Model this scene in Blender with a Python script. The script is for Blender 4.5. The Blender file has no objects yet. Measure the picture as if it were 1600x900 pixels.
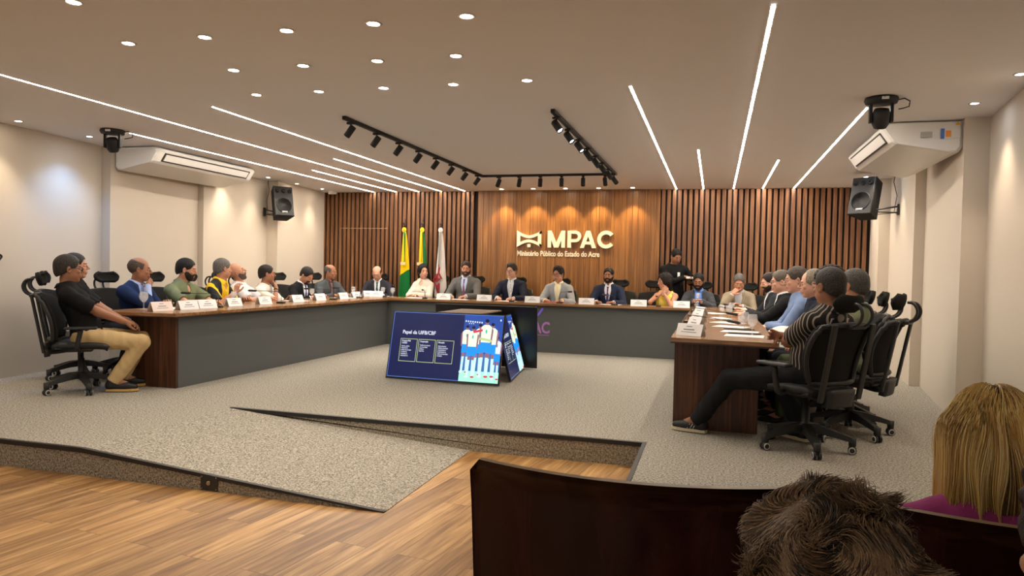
EXPOSURE = 1.0
WORLD_STRENGTH = 0.55
LED_STRENGTH = 64.0
DL_E = 9.0
WALL_E = 24.0
PANEL_E = 34.0
TRACK_FILL_E = 16.0
SUBX = 0.755
import bpy, math, random
import numpy as np
from mathutils import Vector, Matrix, Euler
R = math.radians
SC = bpy.context.scene
C = SC.collection

# ------------------------------------------------------------------ camera, world, exposure
cam_d = bpy.data.cameras.new('camera')
cam = bpy.data.objects.new('camera', cam_d); C.objects.link(cam)
cam_d.sensor_fit = 'HORIZONTAL'; cam_d.sensor_width = 36.0
cam_d.lens = 1118.0 / 1600.0 * 36.0
cam_d.clip_start = 0.02; cam_d.clip_end = 200
AX = np.array([[0.96184004, 0.02775852, -0.27220068],
               [0.27274391, -0.01806821, 0.96191699],
               [0.02178321, -0.99945135, -0.02494969]])
right, down, fwd = AX[:, 0], AX[:, 1], AX[:, 2]
m = Matrix(((right[0], -down[0], -fwd[0], 0.0), (right[1], -down[1], -fwd[1], 0.0),
            (right[2], -down[2], -fwd[2], 1.22), (0, 0, 0, 1)))
cam.matrix_world = m
SC.camera = cam
SC.view_settings.view_transform = 'Standard'
SC.view_settings.look = 'None'
SC.view_settings.gamma = 1.0
SC.view_settings.use_curve_mapping = False
SC.view_settings.exposure = EXPOSURE
w = bpy.data.worlds.new('world'); SC.world = w; w.use_nodes = True
w.node_tree.nodes['Background'].inputs[0].default_value = (1.0, 0.90, 0.80, 1)
w.node_tree.nodes['Background'].inputs[1].default_value = WORLD_STRENGTH
SC.cycles.max_bounces = 6
SC.cycles.diffuse_bounces = 4
SC.cycles.glossy_bounces = 3
SC.cycles.transmission_bounces = 6
SC.cycles.transparent_max_bounces = 14
SC.cycles.use_denoising = True
SC.cycles.sample_clamp_indirect = 4.0
SC.cycles.caustics_reflective = False
SC.cycles.caustics_refractive = False

H = 2.6            # ceiling above the stage floor
FL = -0.175        # audience floor

def light(name, kind, loc, energy, color, parent=None, rot=(0, 0, 0), **kw):
    d = bpy.data.lights.new(name, kind); d.energy = energy; d.color = color
    for k, v in kw.items(): setattr(d, k, v)
    o = bpy.data.objects.new(name, d); C.objects.link(o)
    o.location = loc; o.rotation_euler = rot
    if parent: o.parent = parent
    return o

# ------------------------------------------------------------------ materials
MATS = {}
def mat(name, color, rough=0.5, metal=0.0, emit=None, estr=0.0, spec=0.5, trans=0.0, coat=0.0, alpha=1.0, sss=0.0, bump=0.0, bscale=60, ior=1.45):
    if name in MATS: return MATS[name]
    mt = bpy.data.materials.new(name); mt.use_nodes = True
    nt = mt.node_tree; b = nt.nodes['Principled BSDF']
    b.inputs['Base Color'].default_value = (*color, 1)
    b.inputs['Roughness'].default_value = rough
    b.inputs['Metallic'].default_value = metal
    b.inputs['Specular IOR Level'].default_value = spec
    b.inputs['IOR'].default_value = ior
    b.inputs['Transmission Weight'].default_value = trans
    b.inputs['Coat Weight'].default_value = coat
    b.inputs['Alpha'].default_value = alpha
    if sss:
        b.inputs['Subsurface Weight'].default_value = sss
        b.inputs['Subsurface Radius'].default_value = (0.02, 0.008, 0.004)
        b.inputs['Subsurface Scale'].default_value = 0.5
    if emit is not None:
        b.inputs['Emission Color'].default_value = (*emit, 1)
        b.inputs['Emission Strength'].default_value = estr
    if bump:
        tc = nt.nodes.new('ShaderNodeTexCoord'); n = nt.nodes.new('ShaderNodeTexNoise')
        n.inputs['Scale'].default_value = bscale; n.inputs['Detail'].default_value = 4
        bp = nt.nodes.new('ShaderNodeBump'); bp.inputs['Strength'].default_value = bump; bp.inputs['Distance'].default_value = 0.01
        nt.links.new(tc.outputs['Object'], n.inputs['Vector'])
        nt.links.new(n.outputs['Fac'], bp.inputs['Height']); nt.links.new(bp.outputs['Normal'], b.inputs['Normal'])
    MATS[name] = mt
    return mt

def s2l(c):
    return tuple(((x / 255.0) / 12.92 if x <= 10 else (((x / 255.0) + 0.055) / 1.055) ** 2.4) for x in c)

def nodes_of(mt):
    nt = mt.node_tree
    return nt, nt.nodes['Principled BSDF']

def ramp(nt, src, stops):
    r = nt.nodes.new('ShaderNodeValToRGB')
    el = r.color_ramp.elements
    el[0].position = stops[0][0]; el[0].color = (*stops[0][1], 1)
    el[1].position = stops[-1][0]; el[1].color = (*stops[-1][1], 1)
    for p, c in stops[1:-1]:
        e = el.new(p); e.color = (*c, 1)
    nt.links.new(src, r.inputs['Fac'])
    return r.outputs['Color']

def coords(nt, scale=(1, 1, 1), rot=(0, 0, 0), kind='Object'):
    tc = nt.nodes.new('ShaderNodeTexCoord'); mp = nt.nodes.new('ShaderNodeMapping')
    mp.inputs['Scale'].default_value = scale; mp.inputs['Rotation'].default_value = rot
    nt.links.new(tc.outputs[kind], mp.inputs['Vector'])
    return mp.outputs['Vector']

def noise(nt, vec, scale=5, detail=4, rough=0.55, dist=0.0):
    n = nt.nodes.new('ShaderNodeTexNoise')
    n.inputs['Scale'].default_value = scale; n.inputs['Detail'].default_value = detail
    n.inputs['Roughness'].default_value = rough; n.inputs['Distortion'].default_value = dist
    nt.links.new(vec, n.inputs['Vector'])
    return n.outputs['Fac']

def bump_to(nt, b, src, strength=0.3, dist=0.01):
    bp = nt.nodes.new('ShaderNodeBump'); bp.inputs['Strength'].default_value = strength; bp.inputs['Distance'].default_value = dist
    nt.links.new(src, bp.inputs['Height']); nt.links.new(bp.outputs['Normal'], b.inputs['Normal'])

def mixc(nt, fac, a, b_, mode='MIX'):
    m_ = nt.nodes.new('ShaderNodeMix'); m_.data_type = 'RGBA'; m_.blend_type = mode
    if isinstance(fac, float): m_.inputs[0].default_value = fac
    else: nt.links.new(fac, m_.inputs[0])
    for i, v in ((6, a), (7, b_)):
        if isinstance(v, tuple): m_.inputs[i].default_value = (*v, 1)
        else: nt.links.new(v, m_.inputs[i])
    return m_.outputs[2]

def wood_mat(name, dark, mid, light_, scale=(30, 30, 1.2), rough=0.45, spec=0.5):
    mt = mat(name, mid, rough, spec=spec); nt, b = nodes_of(mt)
    v = coords(nt, scale)
    f = noise(nt, v, 1.0, 8, 0.6, 1.2)
    f2 = noise(nt, coords(nt, (scale[0] * .12, scale[1] * .12, scale[2] * .5)), 1.0, 3)
    c1 = ramp(nt, f, [(0.28, dark), (0.5, mid), (0.72, light_)])
    c2 = ramp(nt, f2, [(0.3, (0.62, 0.60, 0.58)), (0.7, (1.0, 1.0, 1.0))])
    c = mixc(nt, 1.0, c1, c2, 'MULTIPLY')
    nt.links.new(c, b.inputs['Base Color'])
    bump_to(nt, b, f, 0.08, 0.004)
    return mt

def carpet_mat(name, a, b2, s=260):
    mt = mat(name, a, 0.95, spec=0.1); nt, b = nodes_of(mt)
    v = coords(nt)
    f = noise(nt, v, s, 3, 0.8)
    f2 = noise(nt, v, 75, 3, 0.8)
    mx = nt.nodes.new('ShaderNodeMath'); mx.operation = 'ADD'
    nt.links.new(f, mx.inputs[0]); nt.links.new(f2, mx.inputs[1])
    hf = nt.nodes.new('ShaderNodeMath'); hf.operation = 'MULTIPLY'; hf.inputs[1].default_value = 0.5
    nt.links.new(mx.outputs[0], hf.inputs[0])
    nt.links.new(ramp(nt, hf.outputs[0], [(0.44, b2), (0.56, a)]), b.inputs['Base Color'])
    bump_to(nt, b, f, 0.35, 0.003)
    return mt

M_BLACK = mat('black_plastic', (0.018, 0.018, 0.019), 0.45)
M_BLACKM = mat('black_satin', (0.012, 0.012, 0.013), 0.6)
M_CHAIR = mat('chair_black', (0.014, 0.0135, 0.013), 0.5)
M_MESH = mat('chair_mesh', (0.014, 0.0135, 0.013), 0.9, spec=0.2, bump=0.5, bscale=400)
M_RING = mat('caster_ring', (0.55, 0.54, 0.52), 0.5)
M_WHITE = mat('white_paint', (0.80, 0.78, 0.74), 0.5)
M_PAPER = mat('paper_white', (0.82, 0.83, 0.84), 0.7)
M_PINKP = mat('paper_pinkish', (0.80, 0.70, 0.66), 0.7)
M_INK = mat('ink_grey', (0.25, 0.25, 0.27), 0.8)
M_CHROME = mat('chrome', (0.7, 0.7, 0.7), 0.2, 1.0)
M_GLASS = mat('clear_glass', (0.9, 0.92, 0.95), 0.03, alpha=0.20, spec=1.0, ior=1.6)
M_WATER = mat('water', (0.85, 0.88, 0.9), 0.02, alpha=0.22, spec=0.8)
M_LETTER = mat('cream_letters', (0.86, 0.82, 0.72), 0.5)
M_GREY = mat('desk_grey', s2l((88, 91, 90)), 0.38, spec=0.4)
M_DWOOD = wood_mat('desk_wood', s2l((48, 27, 18)), s2l((80, 48, 32)), s2l((116, 72, 46)), rough=0.35)
M_TOPW = wood_mat('desk_top_wood', s2l((112, 78, 50)), s2l((152, 112, 74)), s2l((176, 136, 92)), (1.5, 22, 22), rough=0.22)
M_CEIL = mat('ceiling_paint', s2l((228, 226, 227)), 0.8, spec=0.2)
M_WALL = mat('wall_paint', s2l((203, 192, 177)), 0.75, spec=0.25, bump=0.05, bscale=90)
M_SLAT = wood_mat('slat_wood', s2l((84, 53, 33)), s2l((126, 84, 53)), s2l((164, 116, 75)), (26, 26, 0.9), rough=0.5)
M_PANEL = wood_mat('panel_wood', s2l((100, 66, 38)), s2l((140, 96, 56)), s2l((178, 128, 76)), (34, 34, 0.7), rough=0.42)
M_GAP = mat('slat_backing', s2l((30, 17, 12)), 0.9)
M_CARPET = carpet_mat('stage_carpet', s2l((186, 180, 168)), s2l((86, 82, 76)))
M_RISER = carpet_mat('riser_carpet', s2l((176, 166, 148)), s2l((84, 78, 68)))
M_EDGE = mat('rubber_edge', (0.012, 0.011, 0.010), 0.5)
M_LED = mat('led_strip_light', (1, 1, 1), 0.5, emit=(1.0, 0.90, 0.77), estr=LED_STRENGTH)
M_LAMP = mat('lamp_lens_warm', (1, 1, 1), 0.5, emit=(1.0, 0.86, 0.66), estr=60.0)
M_LAMPC = mat('lamp_lens_cool', (1, 1, 1), 0.5, emit=(0.72, 0.84, 1.0), estr=60.0)
M_LAMPOFF = mat('lamp_lens_off', (0.5, 0.5, 0.5), 0.2)
M_SEATB = wood_mat('plywood_dark', s2l((30, 12, 10)), s2l((50, 22, 17)), s2l((68, 32, 24)), (8, 8, 1.5), rough=0.18)
M_SEATE = wood_mat('plywood_edge', s2l((120, 98, 68)), s2l((160, 136, 98)), s2l((186, 164, 124)), (6, 6, 60), rough=0.5)

# ------------------------------------------------------------------ mesh helpers
class MB:
    def __init__(s): s.v = []; s.f = []; s.m = []; s.sm = []
    def add(s, vs, fs, mi=0, smooth=False):
        n = len(s.v); s.v += [tuple(float(c) for c in p) for p in vs]
        s.f += [tuple(i + n for i in f) for f in fs]; s.m += [mi] * len(fs); s.sm += [smooth] * len(fs)
        return s
    def box(s, a, b, mi=0, M=None, bev=0.0):
        x0, y0, z0 = a; x1, y1, z1 = b
        if bev <= 0:
            vs = [(x, y, z) for z in (z0, z1) for y in (y0, y1) for x in (x0, x1)]
            fs = [(0, 2, 3, 1), (4, 5, 7, 6), (0, 1, 5, 4), (2, 6, 7, 3), (0, 4, 6, 2), (1, 3, 7, 5)]
        else:
            bev = min(bev, (x1 - x0) / 2.01, (y1 - y0) / 2.01, (z1 - z0) / 2.01)
            bm = __import__('bmesh').new()
            import bmesh
            bmesh.ops.create_cube(bm, size=1)
            for v in bm.verts:
                v.co = ((x0 + x1) / 2 + v.co.x * (x1 - x0), (y0 + y1) / 2 + v.co.y * (y1 - y0), (z0 + z1) / 2 + v.co.z * (z1 - z0))
            bmesh.ops.bevel(bm, geom=bm.edges[:], offset=bev, segments=2, affect='EDGES', profile=0.5)
            bm.verts.index_update()
            vs = [tuple(v.co) for v in bm.verts]; fs = [tuple(v.index for v in f.verts) for f in bm.faces]; bm.free()
        if M is not None: vs = [tuple(M @ Vector(v)) for v in vs]
        return s.add(vs, fs, mi)
    def tube(s, pts, r, n=8, mi=0, closed=False, M=None, flat=1.0, smooth=True):
        pts = [Vector(p) for p in pts]; k = len(pts)
        rs = r if isinstance(r, (list, tuple)) else [r] * k
        vs = []; up = Vector((0, 0, 1))
        prev = None
        for i, p in enumerate(pts):
            if closed: t = pts[(i + 1) % k] - pts[i - 1]
            else: t = pts[min(i + 1, k - 1)] - pts[max(i - 1, 0)]
            t.normalize()
            if prev is None:
                a = t.cross(up)
                if a.length < 1e-3: a = t.cross(Vector((0, 1, 0)))
            else:
                a = prev - t * prev.dot(t)
            a.normalize(); b = t.cross(a); prev = a
            for j in range(n):
                an = 2 * math.pi * j / n
                vs.append(p + a * math.cos(an) * rs[i] + b * math.sin(an) * rs[i] * flat)
        fs = []
        for i in range(k if closed else k - 1):
            for j in range(n):
                i2 = (i + 1) % k; j2 = (j + 1) % n
                fs.append((i * n + j, i * n + j2, i2 * n + j2, i2 * n + j))
        if not closed:
            fs.append(tuple(reversed(range(n)))); fs.append(tuple(range((k - 1) * n, k * n)))
        if M is not None: vs = [M @ v for v in vs]
        return s.add(vs, fs, mi, smooth)
    def lathe(s, prof, n=24, mi=0, M=None, smooth=True):
        vs = []; fs = []; k = len(prof)
        for r, z in prof:
            for j in range(n):
                a = 2 * math.pi * j / n; vs.append((r * math.cos(a), r * math.sin(a), z))
        for i in range(k - 1):
            for j in range(n):
                j2 = (j + 1) % n; fs.append((i * n + j, i * n + j2, (i + 1) * n + j2, (i + 1) * n + j))
        fs.append(tuple(reversed(range(n)))); fs.append(tuple(range((k - 1) * n, k * n)))
        if M is not None: vs = [tuple(M @ Vector(v)) for v in vs]
        return s.add(vs, fs, mi, smooth)
    def prism(s, poly, z0, z1, mi=0, M=None):
        n = len(poly); vs = [(x, y, z0) for x, y in poly] + [(x, y, z1) for x, y in poly]
        fs = [tuple(reversed(range(n))), tuple(range(n, 2 * n))] + [(i, (i + 1) % n, n + (i + 1) % n, n + i) for i in range(n)]
        if M is not None: vs = [tuple(M @ Vector(v)) for v in vs]
        return s.add(vs, fs, mi)
    def grid(s, fn, nu, nv, thick=0.0, mi=0, closed_u=False):
        """sheet fn(u,v)->point, u,v in 0..1, given thickness along its normal."""
        P = [[Vector(fn(i / nu, j / nv)) for i in range(nu + 1)] for j in range(nv + 1)]
        vs = [P[j][i] for j in range(nv + 1) for i in range(nu + 1)]
        W = nu + 1; fs = []
        for j in range(nv):
            for i in range(nu):
                fs.append((j * W + i, j * W + i + 1, (j + 1) * W + i + 1, (j + 1) * W + i))
        if thick:
            N = []
            for j in range(nv + 1):
                for i in range(nu + 1):
                    du = P[j][min(i + 1, nu)] - P[j][max(i - 1, 0)]; dv = P[min(j + 1, nv)][i] - P[max(j - 1, 0)][i]
                    nn = du.cross(dv); N.append(nn.normalized() if nn.length > 1e-9 else Vector((0, 1, 0)))
            n0 = len(vs); vs = vs + [v - N[k] * thick for k, v in enumerate(vs)]
            fs += [tuple(reversed([a + n0 for a in f])) for f in fs[:]]
            for i in range(nu):
                fs.append((i + 1, i, n0 + i, n0 + i + 1)); b = nv * W
                fs.append((b + i, b + i + 1, n0 + b + i + 1, n0 + b + i))
            for j in range(nv):
                fs.append((j * W, (j + 1) * W, n0 + (j + 1) * W, n0 + j * W)); e = nu
                fs.append(((j + 1) * W + e, j * W + e, n0 + j * W + e, n0 + (j + 1) * W + e))
        return s.add(vs, fs, mi, True)
    def build(s, name, mats, parent=None, loc=None, rotz=0):
        me = bpy.data.meshes.new(name); me.from_pydata(s.v, [], s.f)
        if not isinstance(mats, (list, tuple)): mats = [mats]
        for q in mats: me.materials.append(q)
        me.polygons.foreach_set('material_index', s.m); me.polygons.foreach_set('use_smooth', s.sm)
        me.update()
        o = bpy.data.objects.new(name, me); C.objects.link(o)
        if parent is not None: o.parent = parent
        if loc is not None: o.location = loc
        o.rotation_euler = (0, 0, rotz)
        return o

def Tm(loc=(0, 0, 0), rot=(0, 0, 0)):
    return Matrix.Translation(Vector(loc)) @ Euler(rot).to_matrix().to_4x4()

def tag(o, label, cat=None, group=None, kind=None):
    if label: o['label'] = label
    if cat: o['category'] = cat
    if group: o['group'] = group
    if kind: o['kind'] = kind
    return o

def thing(name, label, cat, loc=(0, 0, 0), rotz=0, group=None):
    o = bpy.data.objects.new(name, None); C.objects.link(o); o.empty_display_size = 0.1
    o.location = loc; o.rotation_euler = (0, 0, rotz)
    return tag(o, label, cat, group)

def struct(o): o['kind'] = 'structure'; return o

def dup(root, loc, rotz, label=None, group=None, scale=None):
    r = root.copy(); C.objects.link(r); r.location = loc; r.rotation_euler = (root.rotation_euler[0], root.rotation_euler[1], rotz)
    if label: r['label'] = label
    if group: r['group'] = group
    if scale: r.scale = scale
    for ch in list(root.children):
        c = ch.copy(); C.objects.link(c); c.parent = r
        for g in list(ch.children):
            d = g.copy(); C.objects.link(d); d.parent = c
    return r

def text_mesh(body, size, mt, name, parent=None, M=None, extrude=0.0, sx=1.0, bold=0.0, align='LEFT'):
    cu = bpy.data.curves.new(name, 'FONT'); cu.body = body; cu.size = size; cu.extrude = extrude
    cu.offset = bold; cu.align_x = align; cu.resolution_u = 4
    t = bpy.data.objects.new(name + '_source', cu); C.objects.link(t)
    bpy.context.view_layer.update()
    dg = bpy.context.evaluated_depsgraph_get()
    me = bpy.data.meshes.new_from_object(t.evaluated_get(dg))
    bpy.data.objects.remove(t); bpy.data.curves.remove(cu)
    me.name = name
    me.transform(Matrix.Diagonal((sx, 1, 1, 1)))
    if M is not None: me.transform(M)
    me.materials.clear(); me.materials.append(mt)
    o = bpy.data.objects.new(name, me); C.objects.link(o)
    if parent is not None: o.parent = parent
    return o
# ------------------------------------------------------------------ the room
YB = 12.0; YF = -4.0
def plank_mat():
    mt = mat('plank_floor', s2l((176, 128, 80)), 0.42, spec=0.4); nt, b = nodes_of(mt)
    v = coords(nt, (1, 1, 1), (0, 0, R(90 + 7.5)))
    br = nt.nodes.new('ShaderNodeTexBrick'); nt.links.new(v, br.inputs['Vector'])
    br.inputs['Scale'].default_value = 1.0; br.inputs['Brick Width'].default_value = 1.25; br.inputs['Row Height'].default_value = 0.185
    br.inputs['Mortar Size'].default_value = 0.0012; br.inputs['Mortar Smooth'].default_value = 0.0; br.offset = 0.37
    br.inputs['Color1'].default_value = (0, 0, 0, 1); br.inputs['Color2'].default_value = (1, 1, 1, 1); br.inputs['Mortar'].default_value = (0.5, 0.5, 0.5, 1)
    v2 = nt.nodes.new('ShaderNodeVectorMath'); v2.operation = 'MULTIPLY_ADD'
    nt.links.new(br.outputs['Color'], v2.inputs[0]); v2.inputs[1].default_value = (7, 13, 5); nt.links.new(v, v2.inputs[2])
    def grain(sc, de, di):
        mp = nt.nodes.new('ShaderNodeMapping'); mp.inputs['Scale'].default_value = sc; nt.links.new(v2.outputs[0], mp.inputs['Vector'])
        return noise(nt, mp.outputs['Vector'], 1.0, de, 0.6, di)
    g1 = grain((1.1, 17, 1), 7, 1.6); g2 = grain((0.55, 4.0, 1), 3, 0.8); g3 = grain((5, 120, 1), 4, 0.2)
    c1 = ramp(nt, g1, [(0.3, s2l((128, 96, 58))), (0.5, s2l((172, 136, 88))), (0.7, s2l((206, 172, 122)))])
    c2 = ramp(nt, g2, [(0.32, (0.50, 0.42, 0.36)), (0.55, (0.95, 0.93, 0.9)), (0.75, (1.08, 1.05, 1.0))])
    c3 = ramp(nt, g3, [(0.3, (0.85, 0.83, 0.8)), (0.6, (1, 1, 1))])
    pl = ramp(nt, br.outputs['Color'], [(0.0, (0.74, 0.70, 0.68)), (1.0, (1.08, 1.05, 1.02))])
    c = mixc(nt, 1.0, c1, c2, 'MULTIPLY'); c = mixc(nt, 1.0, c, c3, 'MULTIPLY'); c = mixc(nt, 1.0, c, pl, 'MULTIPLY')
    c = mixc(nt, br.outputs['Fac'], c, s2l((70, 44, 26)))
    nt.links.new(c, b.inputs['Base Color'])
    bump_to(nt, b, g3, 0.08, 0.002)
    return mt

struct(MB().box((-7.6, YF, FL - 0.1), (2.8, 5.4, FL)).build('floor_wood', plank_mat()))
# stage platform with the ramp cut into its front
XR0, XR1 = -3.93, -1.77; YR0, YR1 = 3.70, 5.18; XS = -0.455
mb = MB()
mb.box((-7.6, YR1, -0.3), (2.8, 12.4, 0.0), 0)
mb.box((-7.6, YR0, -0.3), (XR0, YR1, 0.0), 0)
mb.box((XS, YR0, -0.3), (2.8, YR1, 0.0), 0)
mb.prism([(XR0, 0.0), (XR0, -0.3), (XR1, -0.3), (XR1, FL + 0.004)], -YR1 - 0.001, -YR0, 0, Matrix(((1, 0, 0, 0), (0, 0, -1, 0), (0, 1, 0, 0), (0, 0, 0, 1))))
struct(mb.build('floor_stage', M_CARPET))
mb = MB(); t = 0.006
mb.box((-7.6, YR0 - t, FL), (XR0, YR0, -0.022), 0)
mb.prism([(XR0, -0.022), (XR0, FL), (XR1 - 0.25, FL)], -(YR0), -(YR0 - t), 0, Matrix(((1, 0, 0, 0), (0, 0, -1, 0), (0, 1, 0, 0), (0, 0, 0, 1))))
mb.prism([(XR0, -0.001), (XR1, FL + 0.004), (XR1, FL - 0.01), (XS, FL - 0.01), (XS, -0.022), (XR0 + .2, -0.022)], -(YR1 + .001), -(YR1 - t), 0, Matrix(((1, 0, 0, 0), (0, 0, -1, 0), (0, 1, 0, 0), (0, 0, 0, 1))))
mb.box((XS - t, YR0 - t, FL), (XS, YR1, -0.022), 0)
mb.box((XS, YR0 - t, FL), (2.8, YR0, -0.022), 0)
struct(mb.build('trim_riser_carpet', M_RISER))
# black rubber nosing along the edges
mb = MB(); e = 0.026; tk = 0.012
mb.box((-7.6, YR0 - tk, -e), (XR0, YR0 + 0.016, 0.004))
def slope(x): return 0.0 + (FL - 0.0) * (x - XR0) / (XR1 - XR0)
pr = [(XR0, 0.004), (XR0, -e), (XR1, FL - 0.005), (XR1, FL + 0.006)]
MYZ = Matrix(((1, 0, 0, 0), (0, 0, -1, 0), (0, 1, 0, 0), (0, 0, 0, 1)))
mb.prism(pr, -(YR0 + 0.016), -(YR0 - tk), 0, MYZ)
mb.box((XR0, YR1 - tk, -e), (XS + 0.016, YR1 + 0.022, 0.004))
mb.box((XS - tk, YR0, -e), (XS + 0.016, YR1 - tk, 0.004))
mb.box((XS, YR0 - tk, -e), (2.8, YR0 + 0.016, 0.004))
struct(mb.build('trim_step_nosing', M_EDGE))

struct(MB().box((-7.8, YF, H), (3.0, YB + 0.6, H + 0.12)).build('ceiling', M_CEIL))

def wall(name, segs, outx):
    poly = []
    for (ya, xa, yb, xb) in segs: poly += [(xa, ya), (xb, yb)]
    poly += [(outx, segs[-1][2]), (outx, segs[0][0])]
    mb = MB(); n = len(poly)
    mb.prism(poly, FL - 0.1, H, 0)
    return struct(mb.build(name, M_WALL))
ysr = [YF, -2.0, -0.2, 1.6, 3.4, 5.15, 6.92, 9.07, 10.95, YB]
xin = [2.0, 2.0, 2.0, 2.0, 2.0, 2.0, 2.01, 2.16, 2.17]
xout = [2.19, 2.19, 2.19, 2.19, 2.19, 2.2, 2.27, 2.31, 2.26]
wall('wall_right', [(ysr[i], xin[i], ysr[i + 1], xout[i]) for i in range(9)], 2.7)
ysl = [YF, -1.6, 0.15, 1.85, 3.55, 5.25, 6.95, 8.55, 10.3, YB]
xl = [-6.95] * 6 + [-6.99, -6.97, -6.95]; xlo = [-7.12] * 6 + [-7.06, -7.15, -7.09]
wall('wall_left', [(ysl[i], xl[i], ysl[i + 1], xlo[i]) for i in range(9)], -7.5)

# slatted timber wall behind the back desk, flush panel in its middle
XP0, XP1 = -4.04, -0.89
mb = MB()
mb.box((-7.3, YB + 0.035, -0.1), (2.5, YB + 0.2, H))
wb = struct(mb.build('wall_back', M_GAP))
random.seed(4)
def slats(x0, x1, pitch, wd):
    mb = MB(); n = int((x1 - x0) / pitch)
    for i in range(n + 1):
        x = x0 + i * pitch
        if x + wd > x1: break
        mb.box((x, YB - 0.005, 0.0), (x + wd, YB + 0.036, H))
    return mb
struct(slats(-7.12, XP0 - 0.02, 0.0865, 0.050).build('wall_back_slats', M_SLAT))
struct(slats(XP1 + 0.02, 2.28, 0.0865, 0.055).build('wall_back_slats', M_SLAT))
mb = MB(); x = XP0
while x < XP1 - 0.01:
    w_ = random.choice([0.05, 0.1, 0.1, 0.15, 0.2]); w_ = min(w_, XP1 - x)
    mb.box((x + 0.0015, YB - 0.03, 0.0), (x + w_ - 0.0015, YB + 0.036, H)); x += w_
struct(mb.build('wall_back_panel', M_PANEL))
struct(MB().box((-6.75, YB - 0.012, 1.925), (-5.78, YB - 0.006, 1.94)).box((-6.75, YB - 0.012, 0), (-6.742, YB - 0.006, 1.925)).build('door_1', mat('door_seam', s2l((150, 120, 95)), 0.5)))

# socket plate in the ramp's front edge
t = thing('floor_socket', 'black socket plate set into the grey carpet side of the ramp', 'socket', (-2.945, YR0 - 0.007, -0.124))
MB().box((-0.062, -0.006, -0.046), (0.062, 0.0, 0.046), bev=0.002).build('plate', M_BLACK, t)
MB().lathe([(0.013, 0), (0.013, 0.008), (0.008, 0.008), (0.008, 0.002)], 16, M=Tm((0.0, -0.006, 0), (R(90), 0, 0))).build('jack', mat('brass', (0.5, 0.4, 0.2), 0.3, 1.0), t)
mb = MB()
for sx in (-1, 1):
    for sz in (-1, 1): mb.lathe([(0.004, 0), (0.003, 0.003)], 8, M=Tm((sx * 0.052, -0.006, sz * 0.036), (R(90), 0, 0)))
mb.build('screw', M_CHROME, t)

# ------------------------------------------------------------------ ceiling lights
strips = [(-6.07, 6.29, 11.97, 'long linear ceiling light nearest the left wall, ending above the slats'),
          (-5.62, 9.17, 11.97, 'short linear ceiling light left of the flags, second from the left wall'),
          (-5.18, -1.0, 11.97, 'longest linear ceiling light on the left, running off the photo edge'),
          (-4.74, 8.24, 11.97, 'short linear ceiling light above the flags, fourth from the left wall'),
          (-4.29, 5.37, 11.97, 'linear ceiling light on the left side nearest the black track'),
          (-0.64, 5.37, 11.97, 'linear ceiling light on the right side nearest the black track'),
          (-0.215, 8.24, 11.97, 'short linear ceiling light right of the track, second from it'),
          (0.25, 3.9, 11.97, 'longest linear ceiling light on the right side of the room'),
          (0.69, 9.1, 11.97, 'short linear ceiling light second from the right speaker'),
          (1.15, 6.4, 11.97, 'linear ceiling light running away from the right moving head lamp')]
for x, y0, y1, lb in strips:
    o = thing('linear_light', lb, 'light', (x, (y0 + y1) / 2, H), group='linear lights in the ceiling')
    L = (y1 - y0) / 2
    MB().box((-0.0085, -L, -0.004), (0.0085, L, 0.0)).build('diffuser', M_LED, o)
    MB().box((-0.016, -L - .004, -0.003), (-0.0087, L + .004, 0.0))  .box((0.0087, -L - .004, -0.003), (0.016, L + .004, 0.0)).build('frame', M_WHITE, o)

def downlight(x, y, lb, energy, color, lens, size=R(95), blend=0.6, group='downlights in the ceiling', r=0.036, tilt=0.0, tx=0.0):
    o = thing('downlight', lb, 'light', (x, y, H), group=group)
    MB().lathe([(r, 0.0), (r + 0.012, -0.001), (r + 0.014, -0.004), (r, -0.006), (r - 0.002, 0.0)], 24).build('trim_ring', M_WHITE, o)
    MB().lathe([(r - 0.003, -0.0005), (r - 0.003, -0.003), (0.0005, -0.003)], 20).build('lens', lens, o)
    if energy: light('lamp', 'SPOT', (0, 0, -0.02), energy, color, o, rot=(tilt, tx, 0), spot_size=size, spot_blend=blend, shadow_soft_size=0.03)
    return o
WARM = (1.0, 0.86, 0.70)
ords = ['first', 'second', 'third', 'fourth', 'fifth', 'sixth']
rows = [(5.05, [-3.62, -3.05, -2.49, -1.92, -1.35], 'farthest row'), (4.38, [-3.33, -2.77, -2.21, -1.65], 'second farthest row'),
        (3.71, [-3.60, -3.03, -2.46, -1.90, -1.34], 'third farthest row'), (3.06, [-3.33, -2.77, -2.21, -1.65], 'nearest row')]
for y, xs_, rn in rows:
    for i, x in enumerate(xs_):
        if y < 3.1 and i > 0: pass
        downlight(x, y, 'round ceiling downlight in the %s of the cluster, %s from the left' % (rn, ords[i]), DL_E, WARM, M_LAMP)
walls_l = [(-6.73, 3.9, 0), (-6.73, 4.7, 0), (-6.72, 5.55, 0), (-6.71, 6.38, 1), (-6.82, 9.0, 0), (-6.82, 9.84, 0), (-6.83, 10.66, 0), (-6.80, 11.42, 0)]
nm = ['outside', 'outside', 'at the left edge of the photo', 'casting a cool blue patch on the left wall', 'hidden above the air conditioner end',
      'beside the left speaker', 'behind the left speaker', 'in the far left corner beside the small sensor']
for (x, y, c), s_ in zip(walls_l, nm):
    if s_ == 'outside':
        s_ = 'outside the photo, %s one' % ('first' if y < 4 else 'second')
    downlight(x, y, 'small wall washing downlight ' + s_, WALL_E * (1.15 if c else 1), (0.26, 0.52, 1.0) if c else (1.0, 0.82, 0.62), M_LAMPC if c else M_LAMP, size=R(112 if c else 84), blend=0.95, group='wall washing downlights', r=0.03)
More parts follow.
